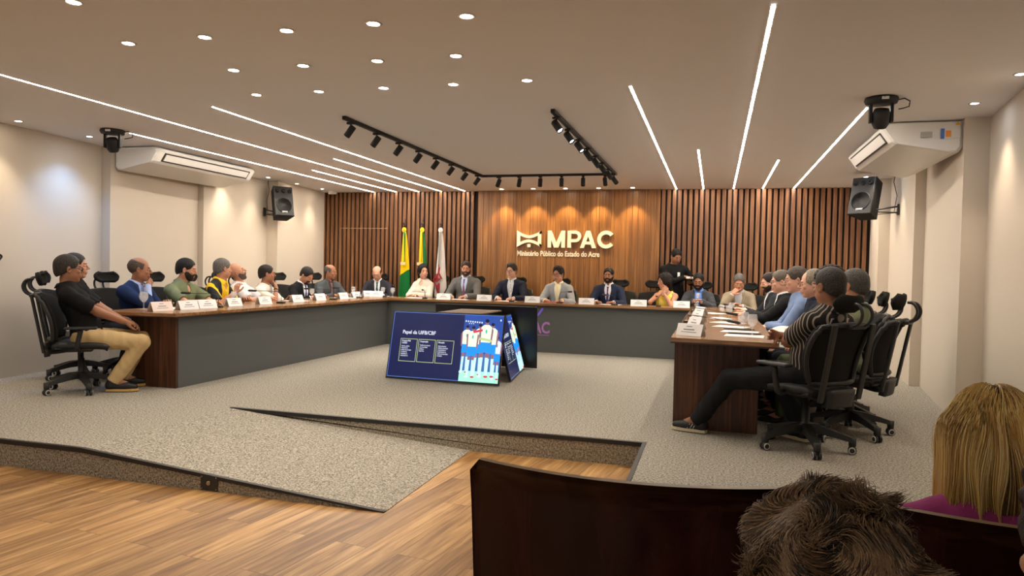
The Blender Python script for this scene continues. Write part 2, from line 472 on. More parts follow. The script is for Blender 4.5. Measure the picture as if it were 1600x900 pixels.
walls_r = [(1.92, 4.7), (1.92, 5.53), (1.91, 6.37), (1.95, 9.95), (1.95, 10.75), (1.95, 11.45)]
nm = ['outside the photo on the right', 'at the right edge of the photo', 'above the near end of the right air conditioner', 'above the right speaker bracket', 'behind the right speaker', 'in the far right corner']
for (x, y), s_ in zip(walls_r, nm):
    downlight(x, y, 'small wall washing downlight ' + s_, WALL_E, (1.0, 0.82, 0.62), M_LAMPC, size=R(84), blend=0.85, group='wall washing downlights', r=0.03)
for i, x in enumerate([-3.54, -2.985, -2.43, -1.875, -1.32]):
    downlight(x, 11.72, 'downlight grazing the timber panel above the sign, %s from the left' % ords[i], PANEL_E, (1.0, 0.68, 0.30), M_LAMP, size=R(78), blend=0.5, group='downlights above the sign', tilt=R(8))

# ------------------------------------------------------------------ black track with spot heads
t = thing('track_light', 'black U-shaped ceiling track carrying rows of cylindrical spot heads', 'track light', (-2.34, 8.0, H))
MB().box((-0.99, -2.08, -0.032), (-0.955, 2.0, -0.0)).build('rail', M_BLACKM, t)
MB().box((-0.955, 1.965, -0.032), (0.955, 2.0, -0.0)).build('rail', M_BLACKM, t)
MB().box((0.955, -2.02, -0.032), (0.99, 2.0, -0.0)).build('rail', M_BLACKM, t)
def spot_head(x, y, yaw, tilt, lit, lamp=None):
    M = Tm((x, y, -0.032), (0, 0, yaw))
    mb = MB()
    mb.box((-0.018, -0.035, -0.018), (0.018, 0.035, 0.0), M=M).tube([(0, 0, -0.015), (0, 0, -0.06)], 0.007, 8, M=M)
    M2 = M @ Tm((0, 0, -0.075), (tilt, 0, 0))
    mb.lathe([(0.001, 0.045), (0.028, 0.045), (0.031, 0.04), (0.031, -0.07), (0.027, -0.072), (0.025, -0.055), (0.001, -0.054)], 16, M=M2)
    h_ = mb.build('spot_head', M_BLACKM, t)
    if lamp: q = light('lamp', 'SPOT', (0, 0, 0), TRACK_FILL_E * lamp, (1.0, 0.90, 0.78), t, spot_size=R(75), spot_blend=0.8, shadow_soft_size=0.025); q.matrix_local = M2 @ Tm((0, 0, -0.075))  # fill spots added in mostly unlit heads to brighten the desks
    if lit: MB().lathe([(0.024, -0.0565), (0.0005, -0.0565)], 14, M=M2).build('lens', M_LAMPC if lit == 2 else mat('lamp_lens_soft', (1, 1, 1), 0.5, emit=(0.85, 0.92, 1.0), estr=8), h_)
for i in range(8):
    spot_head(-0.972, -1.95 + i * 0.53, R(90), R(38), 0, 1.0 if i in (0, 2, 4, 6, 7) else 0)
for i in range(6):
    spot_head(-0.72 + i * 0.31, 1.983, R(180 + (i - 2.5) * 8), R([28, 18, 5, 5, 18, 28][i]), 0, 1.2 if i in (0, 1, 4, 5) else 0)
for i in range(8):
    spot_head(0.972, -1.85 + i * 0.53, R(-115), R(40), 2 if i == 0 else (1 if i < 3 else 0), 1.0 if i in (0, 2, 4, 6, 7) else 0)

# ------------------------------------------------------------------ air conditioners
M_AC = mat('ac_white', s2l((226, 224, 220)), 0.3)
def aircon(x, sgn, y0, y1, lb, stickers):
    """sgn +1: back against the left wall, face towards +x"""
    t = thing('air_conditioner', lb, 'air conditioner', (x, (y0 + y1) / 2, H), group=None)
    L = (y1 - y0) / 2; D = 0.60
    prof = [(0, -0.005), (0.57, -0.005), (0.63, -0.03), (0.645, -0.06), (0.565, -0.175), (0.53, -0.20), (0.10, -0.285), (0.03, -0.275), (0, -0.24)]
    prof = [(a * sgn, b) for a, b in prof]
    if sgn < 0: prof = prof[::-1]
    K = 10; mb = MB(); vs = []; fs = []; n = len(prof)
    cx = sum(p[0] for p in prof) / n; cz = sum(p[1] for p in prof) / n
    st = [(-L, 0.90), (-L + 0.02, 0.975), (-L + 0.05, 1.0), (L - 0.05, 1.0), (L - 0.02, 0.975), (L, 0.90)]
    for y, s_ in st:
        for px, pz in prof: vs.append((cx + (px - cx) * s_, y, min(-0.003, cz + (pz - cz) * s_)))
    for i in range(len(st) - 1):
        for j in range(n): fs.append((i * n + j, (i + 1) * n + j, (i + 1) * n + (j + 1) % n, i * n + (j + 1) % n))
    fs.append(tuple(range(n))); fs.append(tuple(reversed(range((len(st) - 1) * n, len(st) * n))))
    mb.add(vs, fs, 0); mb.build('body', M_AC, t)
    # outlet on the sloping front: dark slot, flap
    a = Vector((0.636 * sgn, 0, -0.075)); b = Vector((0.572 * sgn, 0, -0.168)); nrm = Vector((0.82 * sgn, 0, -0.57))
    def quad(mb, u0, u1, q0, q1, off, th):
        P = []
        for o_ in (off, off + th):
            for y in (u0, u1):
                for q in (q0, q1): P.append(a.lerp(b, q) + nrm * o_ + Vector((0, y, 0)))
        mb.add(P, [(0, 1, 3, 2), (4, 6, 7, 5), (0, 4, 5, 1), (2, 3, 7, 6), (0, 2, 6, 4), (1, 5, 7, 3)])
    mb = MB(); quad(mb, -L + 0.12, L - 0.12, -0.02, 1.02, -0.004, 0.008); mb.build('outlet', mat('ac_slot', (0.03, 0.025, 0.02), 0.6), t)
    mb = MB(); quad(mb, -L + 0.145, L - 0.145, 0.12, 0.86, 0.004, 0.006); mb.build('flap', M_AC, t)
    if stickers:
        y = -L - 0.001
        mb = MB().box((-0.36 + .02, y - .012, -0.15), (-0.27 + .02, y - .009, -0.10)); q = mb.build('label', mat('label_grey', s2l((170, 168, 160)), 0.5), t)
        def st_(x0, z0, x1, z1, c, nme='label'):
            MB().box((x0, y - .014, z0), (x1, y - .010, z1)).build(nme, c, t)
        st_(-0.155, -0.16, -0.035, -0.075, mat('sticker_white', s2l((225, 225, 220)), 0.5))
        st_(-0.185, -0.165, -0.157, -0.075, mat('sticker_blue', s2l((70, 110, 190)), 0.5))
        MB().box((-0.148, y - .016, -0.150), (-0.105, y - .0145, -0.095)).build('label', mat('sticker_orange', s2l((232, 150, 60)), 0.5), t)
        MB().prism([(-0.075, -0.048), (-0.035, -0.048), (-0.055, -0.018)], -(y - .010), -(y - .016), 0, MYZ).build('label', mat('sticker_yellow', s2l((222, 170, 30)), 0.5), t)
    MB().box((0.25 * sgn - 0.03, -L - 0.016, -0.16), (0.25 * sgn + 0.03, -L - 0.010, -0.13)).build('display', M_BLACK, t) if False else None
    return t
aircon(-6.99, 1, 7.0, 8.86, 'white ceiling air conditioner along the left wall above the seated men', False)
aircon(2.03, -1, 7.0, 8.7, 'white ceiling air conditioner on the right wall with stickers on its end', True)

# ------------------------------------------------------------------ moving head lamps
def moving_head(x, y, lb, yaw):
    t = thing('moving_head_lamp', lb, 'stage lamp', (x, y, H), yaw)
    MB().lathe([(0.001, -0.001), (0.115, -0.001), (0.122, -0.02), (0.11, -0.045), (0.07, -0.05), (0.001, -0.05)], 28).build('base', M_BLACKM, t)
    for a_, b_ in ((-0.085, -0.062), (0.062, 0.085)): MB().box((a_, -0.025, -0.19), (b_, 0.025, -0.045), bev=0.006).build('yoke_arm', M_BLACKM, t)
    MB().lathe([(0.001, -0.085), (0.045, -0.075), (0.062, -0.04), (0.062, 0.04), (0.05, 0.07), (0.001, 0.075)], 20, M=Tm((0, 0, -0.155), (R(25), 0, 0))).build('head', M_BLACKM, t)
    MB().box((-0.02, -0.121, -0.035), (0.03, -0.113, -0.015)).build('label', mat('sticker_white', (0.7, 0.7, 0.7), 0.5), t)
    MB().tube([(0.11, 0, -0.02), (0.16, 0.0, -0.01), (0.20, 0.01, -0.03), (0.195, 0.01, -0.07), (0.15, 0.0, -0.085), (0.12, 0, -0.09)], 0.005, 6).build('cable', M_BLACK, t)
moving_head(-6.12, 6.11, 'black moving head lamp hanging from the ceiling beside the left air conditioner', R(20))
moving_head(1.19, 6.07, 'black moving head lamp with looped cable hanging beside the right air conditioner', 0)

# ------------------------------------------------------------------ loudspeakers on wall brackets
def speaker(x, y, z, wx, wz, lb, face, tilt, roll):
    t = thing('loudspeaker', lb, 'loudspeaker', (x, y, z), 0)
    M = Euler((0, 0, face)).to_matrix().to_4x4() @ Euler((tilt, 0, 0)).to_matrix().to_4x4() @ Euler((0, roll, 0)).to_matrix().to_4x4()
    mb = MB()
    pl = [(-0.155, 0.0), (0.155, 0.0), (0.11, 0.25), (-0.11, 0.25)]     # front at y=0, tapering backwards
    mb.prism(pl, -0.25, 0.25, 0, M)
    mb.build('cabinet', mat('speaker_grey', (0.014, 0.014, 0.015), 0.7, spec=0.2, bump=0.3, bscale=200), t)
    fr = MB(); fr.box((-0.15, -0.014, -0.245), (0.15, 0.0, 0.245), M=M, bev=0.012); fr.build('front_baffle', M_BLACK, t)
    MB().lathe([(0.128, -0.012), (0.122, -0.022), (0.115, -0.014), (0.09, 0.0), (0.03, 0.01), (0.001, 0.004)], 28, M=M @ Tm((0, -0.004, -0.075), (R(-90), 0, 0)) @ Matrix.Scale(1, 4)).build('woofer', M_BLACKM, t)
    mb = MB()
    for sx in (-0.1, 0, 0.1):
        mb.lathe([(0.034, -0.006), (0.03, -0.014), (0.02, -0.002), (0.001, 0.0)], 16, M=M @ Tm((sx, -0.012, 0.165), (R(-90), 0, 0)))
    mb.build('horn', mat('speaker_trim', (0.006, 0.006, 0.006), 0.25), t)
    MB().box((-0.045, -0.022, -0.2), (0.045, -0.014, -0.175), M=M).build('badge', mat('badge_white', (0.5, 0.52, 0.55), 0.5), t)
    mb = MB(); sg = 1 if wx > x else -1; dx = wx - x
    mb.box((min(dx, dx - sg * 0.015), -0.03, wz - z - 0.09), (max(dx, dx - sg * 0.015), 0.03, wz - z + 0.05))
    mb.tube([(dx - sg * .01, 0, wz - z + 0.02), (sg * 0.05, 0.06, -0.2)], 0.011, 8).tube([(dx - sg * .01, 0, wz - z - 0.06), (sg * 0.12, 0.05, -0.2)], 0.009, 8)
    mb.build('bracket', M_BLACK, t)
    pts = [(dx - sg * 0.03, 0.05, H - z - 0.004), (dx - sg * 0.06, 0.04, 0.18), (dx - sg * 0.02, 0.03, 0.0), (dx - sg * 0.05, 0.03, -0.22), (sg * 0.12, 0.1, -0.24)]
    MB().tube(pts, 0.005, 6).build('cable', M_BLACK, t)
speaker(-6.74, 10.15, 2.255, -7.10, 2.10, 'black loudspeaker on a bracket high on the left wall', R(52), R(-16), R(0))
speaker(1.80, 10.15, 2.28, 2.235, 2.12, 'black loudspeaker on a bracket high on the right wall', R(-38), R(-14), R(0))
o = thing('ceiling_sensor', 'small white sensor in the far left ceiling corner above the slats', 'sensor', (-6.8, 11.75, H))
MB().box((-0.05, -0.04, -0.06), (0.05, 0.04, 0.0), bev=0.01).build('housing', M_WHITE, o)
MB().lathe([(0.03, 0), (0.028, -0.02), (0.012, -0.032), (0.001, -0.034)], 16, M=Tm((0.07, 0, -0.03))).build('lens', M_WHITE, o)
o = thing('wall_camera', 'small black cylindrical camera on the left wall at the photo edge', 'camera', (-7.03, 5.58, 1.212))
MB().lathe([(0.001, 0), (0.028, 0), (0.028, 0.13), (0.024, 0.135), (0.022, 0.12), (0.001, 0.12)], 20, M=Tm((0.0, 0, 0), (0, R(75), R(-30)))).build('body', M_BLACK, o)
MB().lathe([(0.021, 0.118), (0.001, 0.122)], 16, M=Tm((0.0, 0, 0), (0, R(75), R(-30)))).build('lens', mat('lens_amber', (0.4, 0.3, 0.15), 0.1), o)
o = thing('wall_outlet', 'white wall outlet low on the right wall between two shadows', 'outlet', (2.195, 9.45, 0.33))
MB().box((-0.02, -0.045, -0.06), (0.0, 0.045, 0.06), bev=0.004).build('plate', M_WHITE, o)
MB().box((-0.024, -0.02, -0.03), (-0.019, 0.02, 0.03), bev=0.002).build('socket', M_WHITE, o)

# ------------------------------------------------------------------ sign on the timber panel
t = thing('wall_sign', 'cream raised letters and emblem on the lit timber panel', 'sign', (-3.31, YB - 0.031, 1.43))
S = 1.0
def letter(polys, x0, nme='letter'):
    mb = MB()
    for i, poly in enumerate(polys): mb.prism([(x0 + a, 0.19 + b) for a, b in poly], 0.0, 0.03 + 0.0004 * (i % 7), 0, MYZ)
    return mb.build(nme, M_LETTER, t)
h_ = 0.29
# emblem: two posts joined by arched bands, small block below
def band(cx, rx, ztop, zmid, w, up, n=14):
    out = []
    for i in range(n):
        u0 = -1 + 2 * i / n; u1 = -1 + 2 * (i + 1) / n
        f = lambda u: zmid + (ztop - zmid) * (abs(u) ** 1.7)
        out.append([(cx + rx * u0, f(u0)), (cx + rx * u1, f(u1)), (cx + rx * u1, f(u1) + w), (cx + rx * u0, f(u0) + w)])
    return out
E_ = [[(0, 0), (0.058, 0.055), (0.058, 0.235), (0, h_)], [(0.43, 0), (0.43, h_), (0.372, 0.235), (0.372, 0.055)]]
E_ += band(0.215, 0.215, h_ - 0.052, 0.155, 0.05, 1) + [[(a, h_ - b) for a, b in reversed(q)] for q in band(0.215, 0.215, h_ - 0.052, 0.155, 0.05, 1)]
E_ += [[(0.188, 0.0), (0.242, 0.0), (0.242, 0.055), (0.188, 0.055)]]
letter(E_, 0.0, 'emblem')
k = 0.062
letter([[(0, 0), (k, 0), (k, h_), (0, h_)], [(0.30 - k, 0), (0.30, 0), (0.30, h_), (0.30 - k, h_)],
        [(k, h_), (0.0, h_), (0.112, 0), (0.188, 0), (0.300, h_), (0.300 - k, h_), (0.15, 0.085)]], 0.545)
def arc(cx, cy, ro, ri, a0, a1, sy=1.0, n=18):
    return [[(cx + r * math.cos(R(a)), cy + sy * r * math.sin(R(a))) for r, a in ((ri, a0 + (a1 - a0) * i / n), (ro, a0 + (a1 - a0) * i / n), (ro, a0 + (a1 - a0) * (i + 1) / n), (ri, a0 + (a1 - a0) * (i + 1) / n))] for i in range(n)]
Pp = [[(0, 0), (k, 0), (k, h_), (0, h_)], [(k, h_ - 0.052), (0.135, h_ - 0.052), (0.135, h_), (k, h_)], [(k, 0.095), (0.135, 0.095), (0.135, 0.147), (k, 0.147)]] + arc(0.135, 0.1925, 0.0975, 0.0455, -90, 90)
letter(Pp, 0.888)
letter([[(0, 0), (0.066, 0), (0.168, h_), (0.104, h_)], [(0.204, 0), (0.272, 0), (0.168, h_), (0.104, h_)], [(0.07, 0.058), (0.205, 0.058), (0.185, 0.108), (0.088, 0.108)]], 1.105)
letter(arc(0.15, 0.145, 0.15, 0.088, 38, 322, 1.0, 26), 1.395)
text_mesh('Ministério Público do Estado do Acre', 0.125, M_LETTER, 'subtitle', t, Matrix.Translation((0, 0, 0.045)) @ Matrix(((1, 0, 0, 0), (0, 0, -1, 0), (0, 1, 0, 0), (0, 0, 0, 1))), 0.006, SUBX, 0.0035)
# ------------------------------------------------------------------ desks
ZT = 0.735
def desk(lb, x0, x1, y0, y1, top, panels):
    t = thing('conference_desk', lb, 'desk', (0, 0, 0), group='long conference desks set in a U')
    MB().prism(top, ZT - 0.03, ZT, 0).build('desk_top', [M_TOPW], t)
    n = len(top); mb = MB()
    mb.prism([(a, b) for a, b in top], ZT - 0.042, ZT - 0.0305, 0)
    mb.build('edge_band', mat('edge_dark', s2l((52, 32, 24)), 0.4), t)
    for nme, a, b, mt in panels: MB().box(a, b, bev=0.003).build(nme, mt, t)
    return t
desk('long desk along the left wall with grey front and ribbed timber end', 0, 0, 0, 0,
     [(-5.80, 5.58), (-4.93, 5.68), (-4.93, 10.355), (-5.80, 10.355)],
     [('front_panel', (-5.03, 5.80, 0.0), (-5.0, 10.355, ZT - 0.042), M_GREY),
      ('end_panel', (-5.54, 5.775, 0.0), (-5.003, 5.80, ZT - 0.042), M_DWOOD),
      ('inner_panel', (-5.56, 5.80, 0.0), (-5.53, 6.2, ZT - 0.042), M_DWOOD)])
bk = desk('long desk in front of the timber wall with grey front panel', 0, 0, 0, 0,
     [(-5.80, 10.36), (0.55, 10.36), (0.55, 11.0), (-5.80, 11.0)],
     [('front_panel', (-5.0, 10.42, 0.0), (0.35, 10.45, ZT - 0.042), M_GREY),
      ('front_panel', (-5.03, 10.36, 0.0), (-5.0, 10.45, ZT - 0.042), M_GREY), ('inner_panel', (-5.3, 10.45, 0.0), (-5.27, 10.9, ZT - 0.042), M_DWOOD), ('inner_panel', (0.3, 10.45, 0.0), (0.33, 10.9, ZT - 0.042), M_DWOOD)])
desk('long desk on the right side with glossy brown top and timber end panel', 0, 0, 0, 0,
     [(-0.31, 5.55), (0.46, 5.47), (0.46, 10.355), (-0.31, 10.355)],
     [('front_panel', (-0.29, 5.80, 0.0), (-0.26, 10.355, ZT - 0.042), M_GREY),
      ('end_panel', (-0.29, 5.775, 0.0), (0.345, 5.80, ZT - 0.042), M_DWOOD),
      ('inner_panel', (0.30, 5.80, 0.0), (0.33, 6.2, ZT - 0.042), M_DWOOD)])
MV = Matrix(((1, 0, 0, 0), (0, 0, -1, 0), (0, 1, 0, 0), (0, 0, 0, 1)))
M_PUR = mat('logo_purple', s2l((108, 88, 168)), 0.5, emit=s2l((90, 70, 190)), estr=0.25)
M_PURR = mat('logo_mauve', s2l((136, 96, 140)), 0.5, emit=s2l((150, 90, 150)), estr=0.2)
text_mesh('MP', 0.235, M_PUR, 'logo', bk, Matrix.Translation((-2.93, 10.4185, 0.29)) @ MV, 0.001, 0.8, 0.006)
text_mesh('AC', 0.235, M_PURR, 'logo', bk, Matrix.Translation((-2.605, 10.4185, 0.29)) @ MV, 0.001, 0.8, 0.006)
mb = MB(); cx, cz = -2.66, 0.50
for s_ in (-1, 1):
    for i in range(8):
        a0 = i / 8; a1 = (i + 1) / 8
        f = lambda q: (cx + s_ * (0.02 + 0.16 * q ** 0.6), cz + (0.16 * q if s_ > 0 else 0.16 * q))
        p0, p1 = f(a0), f(a1)
        poly = [(p0[0], p0[1]), (p1[0], p1[1]), (p1[0] + 0.035, p1[1]), (p0[0] + 0.035, p0[1] - 0.0)]
        mb.prism(poly, 0, 0.002, 0, Matrix.Translation((0, 10.4185, 0)) @ MV)
mb.build('logo', M_PUR, bk)
MB().box((-2.9, 10.417, 0.255), (-2.36, 10.4195, 0.262)).build('logo', M_PURR, bk)

# ------------------------------------------------------------------ office chair prototype
def smooth_path(pts, n=4):
    P = [Vector(p) for p in pts]; out = []
    for i in range(len(P) - 1):
        p0 = P[max(i - 1, 0)]; p1 = P[i]; p2 = P[i + 1]; p3 = P[min(i + 2, len(P) - 1)]
        for k in range(n):
            t = k / n
            out.append(0.5 * ((2 * p1) + (p2 - p0) * t + (2 * p0 - 5 * p1 + 4 * p2 - p3) * t * t + (3 * p1 - p0 - 3 * p2 + p3) * t ** 3))
    return out + [P[-1]]
def make_chair():
    t = thing('office_chair', 'chair', 'chair')
    mb = MB()
    for i in range(5):
        a = R(90 + 72 * i); M = Tm((0, 0, 0), (0, 0, a))
        q = MB()
        pts = [(0.03, 0.0, 0.155), (0.12, 0, 0.145), (0.22, 0, 0.122), (0.305, 0, 0.098)]
        vs = []; ws = [0.036, 0.032, 0.028, 0.026]; hs = [0.03, 0.026, 0.020, 0.017]
        for (x, y, z), w_, h in zip(pts, ws, hs):
            vs += [(x, -w_, z - h), (x, w_, z - h), (x, w_ * 0.75, z + h), (x, -w_ * 0.75, z + h)]
        fs = [(3, 2, 1, 0), (12, 13, 14, 15)]
        for k in range(3):
            for j in range(4): fs.append((k * 4 + j, k * 4 + (j + 1) % 4, (k + 1) * 4 + (j + 1) % 4, (k + 1) * 4 + j))
        q.add([tuple(M @ Vector(v)) for v in vs], fs)
        q.lathe([(0.001, 0.052), (0.02, 0.052), (0.024, 0.06), (0.026, 0.115), (0.001, 0.116)], 12, M=M @ Tm((0.305, 0, 0)))
        q.build('base_leg', M_CHAIR, t)
        c = MB(); cz = 0.028
        for s_ in (-1, 1):
            c.lathe([(0.001, 0.008), (0.027, 0.008), (0.0285, 0.014), (0.0275, 0.026), (0.02, 0.029), (0.001, 0.029)], 18, M=M @ Tm((0.305, 0, cz + .001), (R(90) * s_, 0, 0)))
        c.box((-0.012 + .305, -0.009, 0.03), (0.012 + .305, 0.009, 0.06), M=M)
        cc = c.build('caster', M_BLACK, t)
        for s_ in (-1, 1):
            r = MB(); r.lathe([(0.024, 0.0262), (0.0235, 0.0295), (0.017, 0.0310), (0.0165, 0.029), (0.0235, 0.026)], 18, M=M @ Tm((0.305, 0, cz + .001), (R(90) * s_, 0, 0)))
            r.build('hub_ring', M_RING, cc)
    MB().lathe([(0.001, 0.12), (0.045, 0.12), (0.04, 0.18), (0.028, 0.19), (0.028, 0.31), (0.019, 0.312), (0.019, 0.40), (0.001, 0.40)], 18).build('gas_lift', M_BLACK, t)
    MB().box((-0.09, -0.14, 0.375), (0.09, 0.10, 0.415), bev=0.015).tube([(0.09, 0.02, 0.395), (0.22, 0.02, 0.39), (0.25, 0.03, 0.395)], 0.008, 8).build('tilt_mechanism', M_BLACK, t)
    # seat: rounded cushion with waterfall front
    def seat(u, v):
        x = (u * 2 - 1); y = (v * 2 - 1)
        w_ = 0.245 * (1 - 0.10 * (y < 0) * y * y); k = 0.25
        X = x * w_; Y = y * 0.24 + 0.02
        ed = max(abs(x), abs(y)) ** 6
        z = 0.475 - 0.03 * ed - 0.02 * max(0, y) ** 3 + 0.012 * x * x
        rr = 1 - 0.06 * (x * x) * (y * y)
        return (X * rr, Y * rr, z)
    mb = MB(); mb.grid(seat, 16, 16, thick=0.045); mb.build('seat', M_CHAIR, t)
    MB().box((-0.21, -0.19, 0.412), (0.21, 0.21, 0.44), bev=0.012).build('seat_pan', M_BLACK, t)
    # back: curved panel leaning back, frame ribs behind it
    def bp(u, v, off=0.0):
        x = u * 2 - 1
        w_ = 0.215 + 0.055 * math.sin(min(1, v * 1.25) * math.pi * 0.62) - 0.02 * max(0, v - 0.75) * 4
        z = 0.50 + v * 0.41 - 0.02 * x * x * (v > 0.9)
        y = -0.235 - 0.12 * v + 0.055 * math.sin(v * math.pi * 0.9) * (1 - .3 * v) + 0.055 * x * x - off
        return (x * w_, y, z)
    mb = MB(); mb.grid(lambda u, v: bp(u, v), 14, 16, thick=0.024); mb.build('backrest', M_MESH, t)
    loop = [bp(u / 10, 1.0, 0.02) for u in range(11)] + [bp(1.0, 1 - v / 14, 0.02) for v in range(1, 15)] + [bp(1 - u / 10, 0, 0.02) for u in range(1, 11)] + [bp(0, v / 14, 0.02) for v in range(1, 14)]
    mb = MB(); mb.tube(loop, 0.017, 8, closed=True)
    mb.build('back_frame', M_CHAIR, t)
    mb = MB()
    def fr(x, v, o_=0.0): return (x, -0.315 - 0.085 * v + 0.01 * math.sin(v * 3.14) - o_, 0.42 + v * 0.47)
    for s_ in (-1, 1):
        mb.tube(smooth_path([(s_ * 0.07, -0.08, 0.40), (s_ * 0.11, -0.20, 0.385), (s_ * 0.185, -0.262, 0.40)], 3), 0.02, 8)
        mb.box((s_ * 0.192 - 0.024, -0.011, 0.0), (s_ * 0.192 + 0.024, 0.011, 0.535), M=Tm((0, -0.268, 0.385), (R(10.5), 0, 0)), bev=0.008)
    mb.build('back_support', M_CHAIR, t)
    mb = MB(); mb.grid(lambda u, v: ((u * 2 - 1) * 0.13, -0.285 - 0.02 * v + 0.012 * (u * 2 - 1) ** 2, 0.34 + 0.12 * v), 6, 4, thick=0.045)
    mb.build('lumbar_housing', M_BLACK, t)
    # arm rests
    for s_ in (-1, 1):
        mb = MB(); mb.tube(smooth_path([(s_ * 0.16, 0.0, 0.425), (s_ * 0.27, 0.0, 0.42), (s_ * 0.295, 0.005, 0.47), (s_ * 0.295, 0.03, 0.60)]), 0.021, 8)
        a_ = mb.build('armrest', M_CHAIR, t)
        MB().box((s_ * 0.295 - 0.042, -0.10, 0.602), (s_ * 0.295 + 0.042, 0.16, 0.626), bev=0.012).build('arm_pad', M_BLACK, a_)
    # head rest on a curved bracket
    def hr(u, v):
        x = u * 2 - 1
        w_ = 0.15 * (1 - 0.42 * abs(2 * v - 1) ** 2.6)
        return (x * w_, -0.345 - 0.03 * v + 0.04 * x * x + 0.03 * (v - .5) ** 2, 0.985 + 0.115 * v + 0.012 * x * x * v)
    mb = MB(); mb.grid(hr, 12, 8, thick=0.026); mb.build('headrest', M_MESH, t)
    mb = MB()
    for s_ in (-1, 1):
        mb.tube(smooth_path([(s_ * 0.045, -0.36, 0.885), (s_ * 0.05, -0.43, 0.92), (s_ * 0.05, -0.455, 0.98), (s_ * 0.045, -0.43, 1.035), (s_ * 0.035, -0.385, 1.045)]), 0.011, 8)
    mb.box((-0.075, -0.405, 0.88), (0.075, -0.35, 0.91), bev=0.01)
    mb.build('headrest_bracket', M_BLACK, t)
    return t
chair0 = make_chair(); chair_used = [False]
def place_chair(x, y, face, label):
    g = 'black office chairs around the desks'
    if not chair_used[0]:
        chair_used[0] = True; chair0.location = (x, y, 0); chair0.rotation_euler = (0, 0, R(face)); chair0['label'] = label; chair0['group'] = g; return chair0
    return dup(chair0, (x, y, 0), R(face), label, g)

# ------------------------------------------------------------------ televisions on the stage floor, leaning together
M_TVF = mat('tv_frame', (0.01, 0.01, 0.011), 0.3)
def emis(name, c, s_): return mat('screen_' + name, (0.0, 0.0, 0.0), 0.3, emit=s2l(c), estr=s_, spec=0.3)
SE = 0.55
M_S = [emis('navy', (26, 34, 78), SE), emis('white', (235, 240, 255), SE), emis('line', (200, 215, 150), SE), emis('sky', (40, 72, 150), .7),
       emis('grass', (150, 215, 190), .8), emis('shirt', (205, 232, 190), .85), emis('shorts', (25, 130, 225), .8), emis('skin', (130, 90, 105), .8),
       emis('socks', (180, 228, 245), .8), emis('dark', (20, 30, 60), SE), emis('red', (220, 70, 90), SE), emis('aqua', (60, 200, 190), SE), emis('mid', (60, 100, 160), .7), emis('rim', (90, 130, 210), SE)]
def blob(mb, cx, cz, rx, rz, mi, n=14, y=0.0):
    mb.add([(cx + rx * math.cos(2 * math.pi * i / n), y, cz + rz * math.sin(2 * math.pi * i / n)) for i in range(n)], [tuple(range(n))], mi)
def rectm(mb, x0, z0, x1, z1, mi, y=0.0): mb.add([(x0, y, z0), (x1, y, z0), (x1, y, z1), (x0, y, z1)], [(0, 1, 2, 3)], mi)
def poly(mb, pts, mi, y=0.0): mb.add([(a, y, b) for a, b in pts], [tuple(range(len(pts)))], mi)
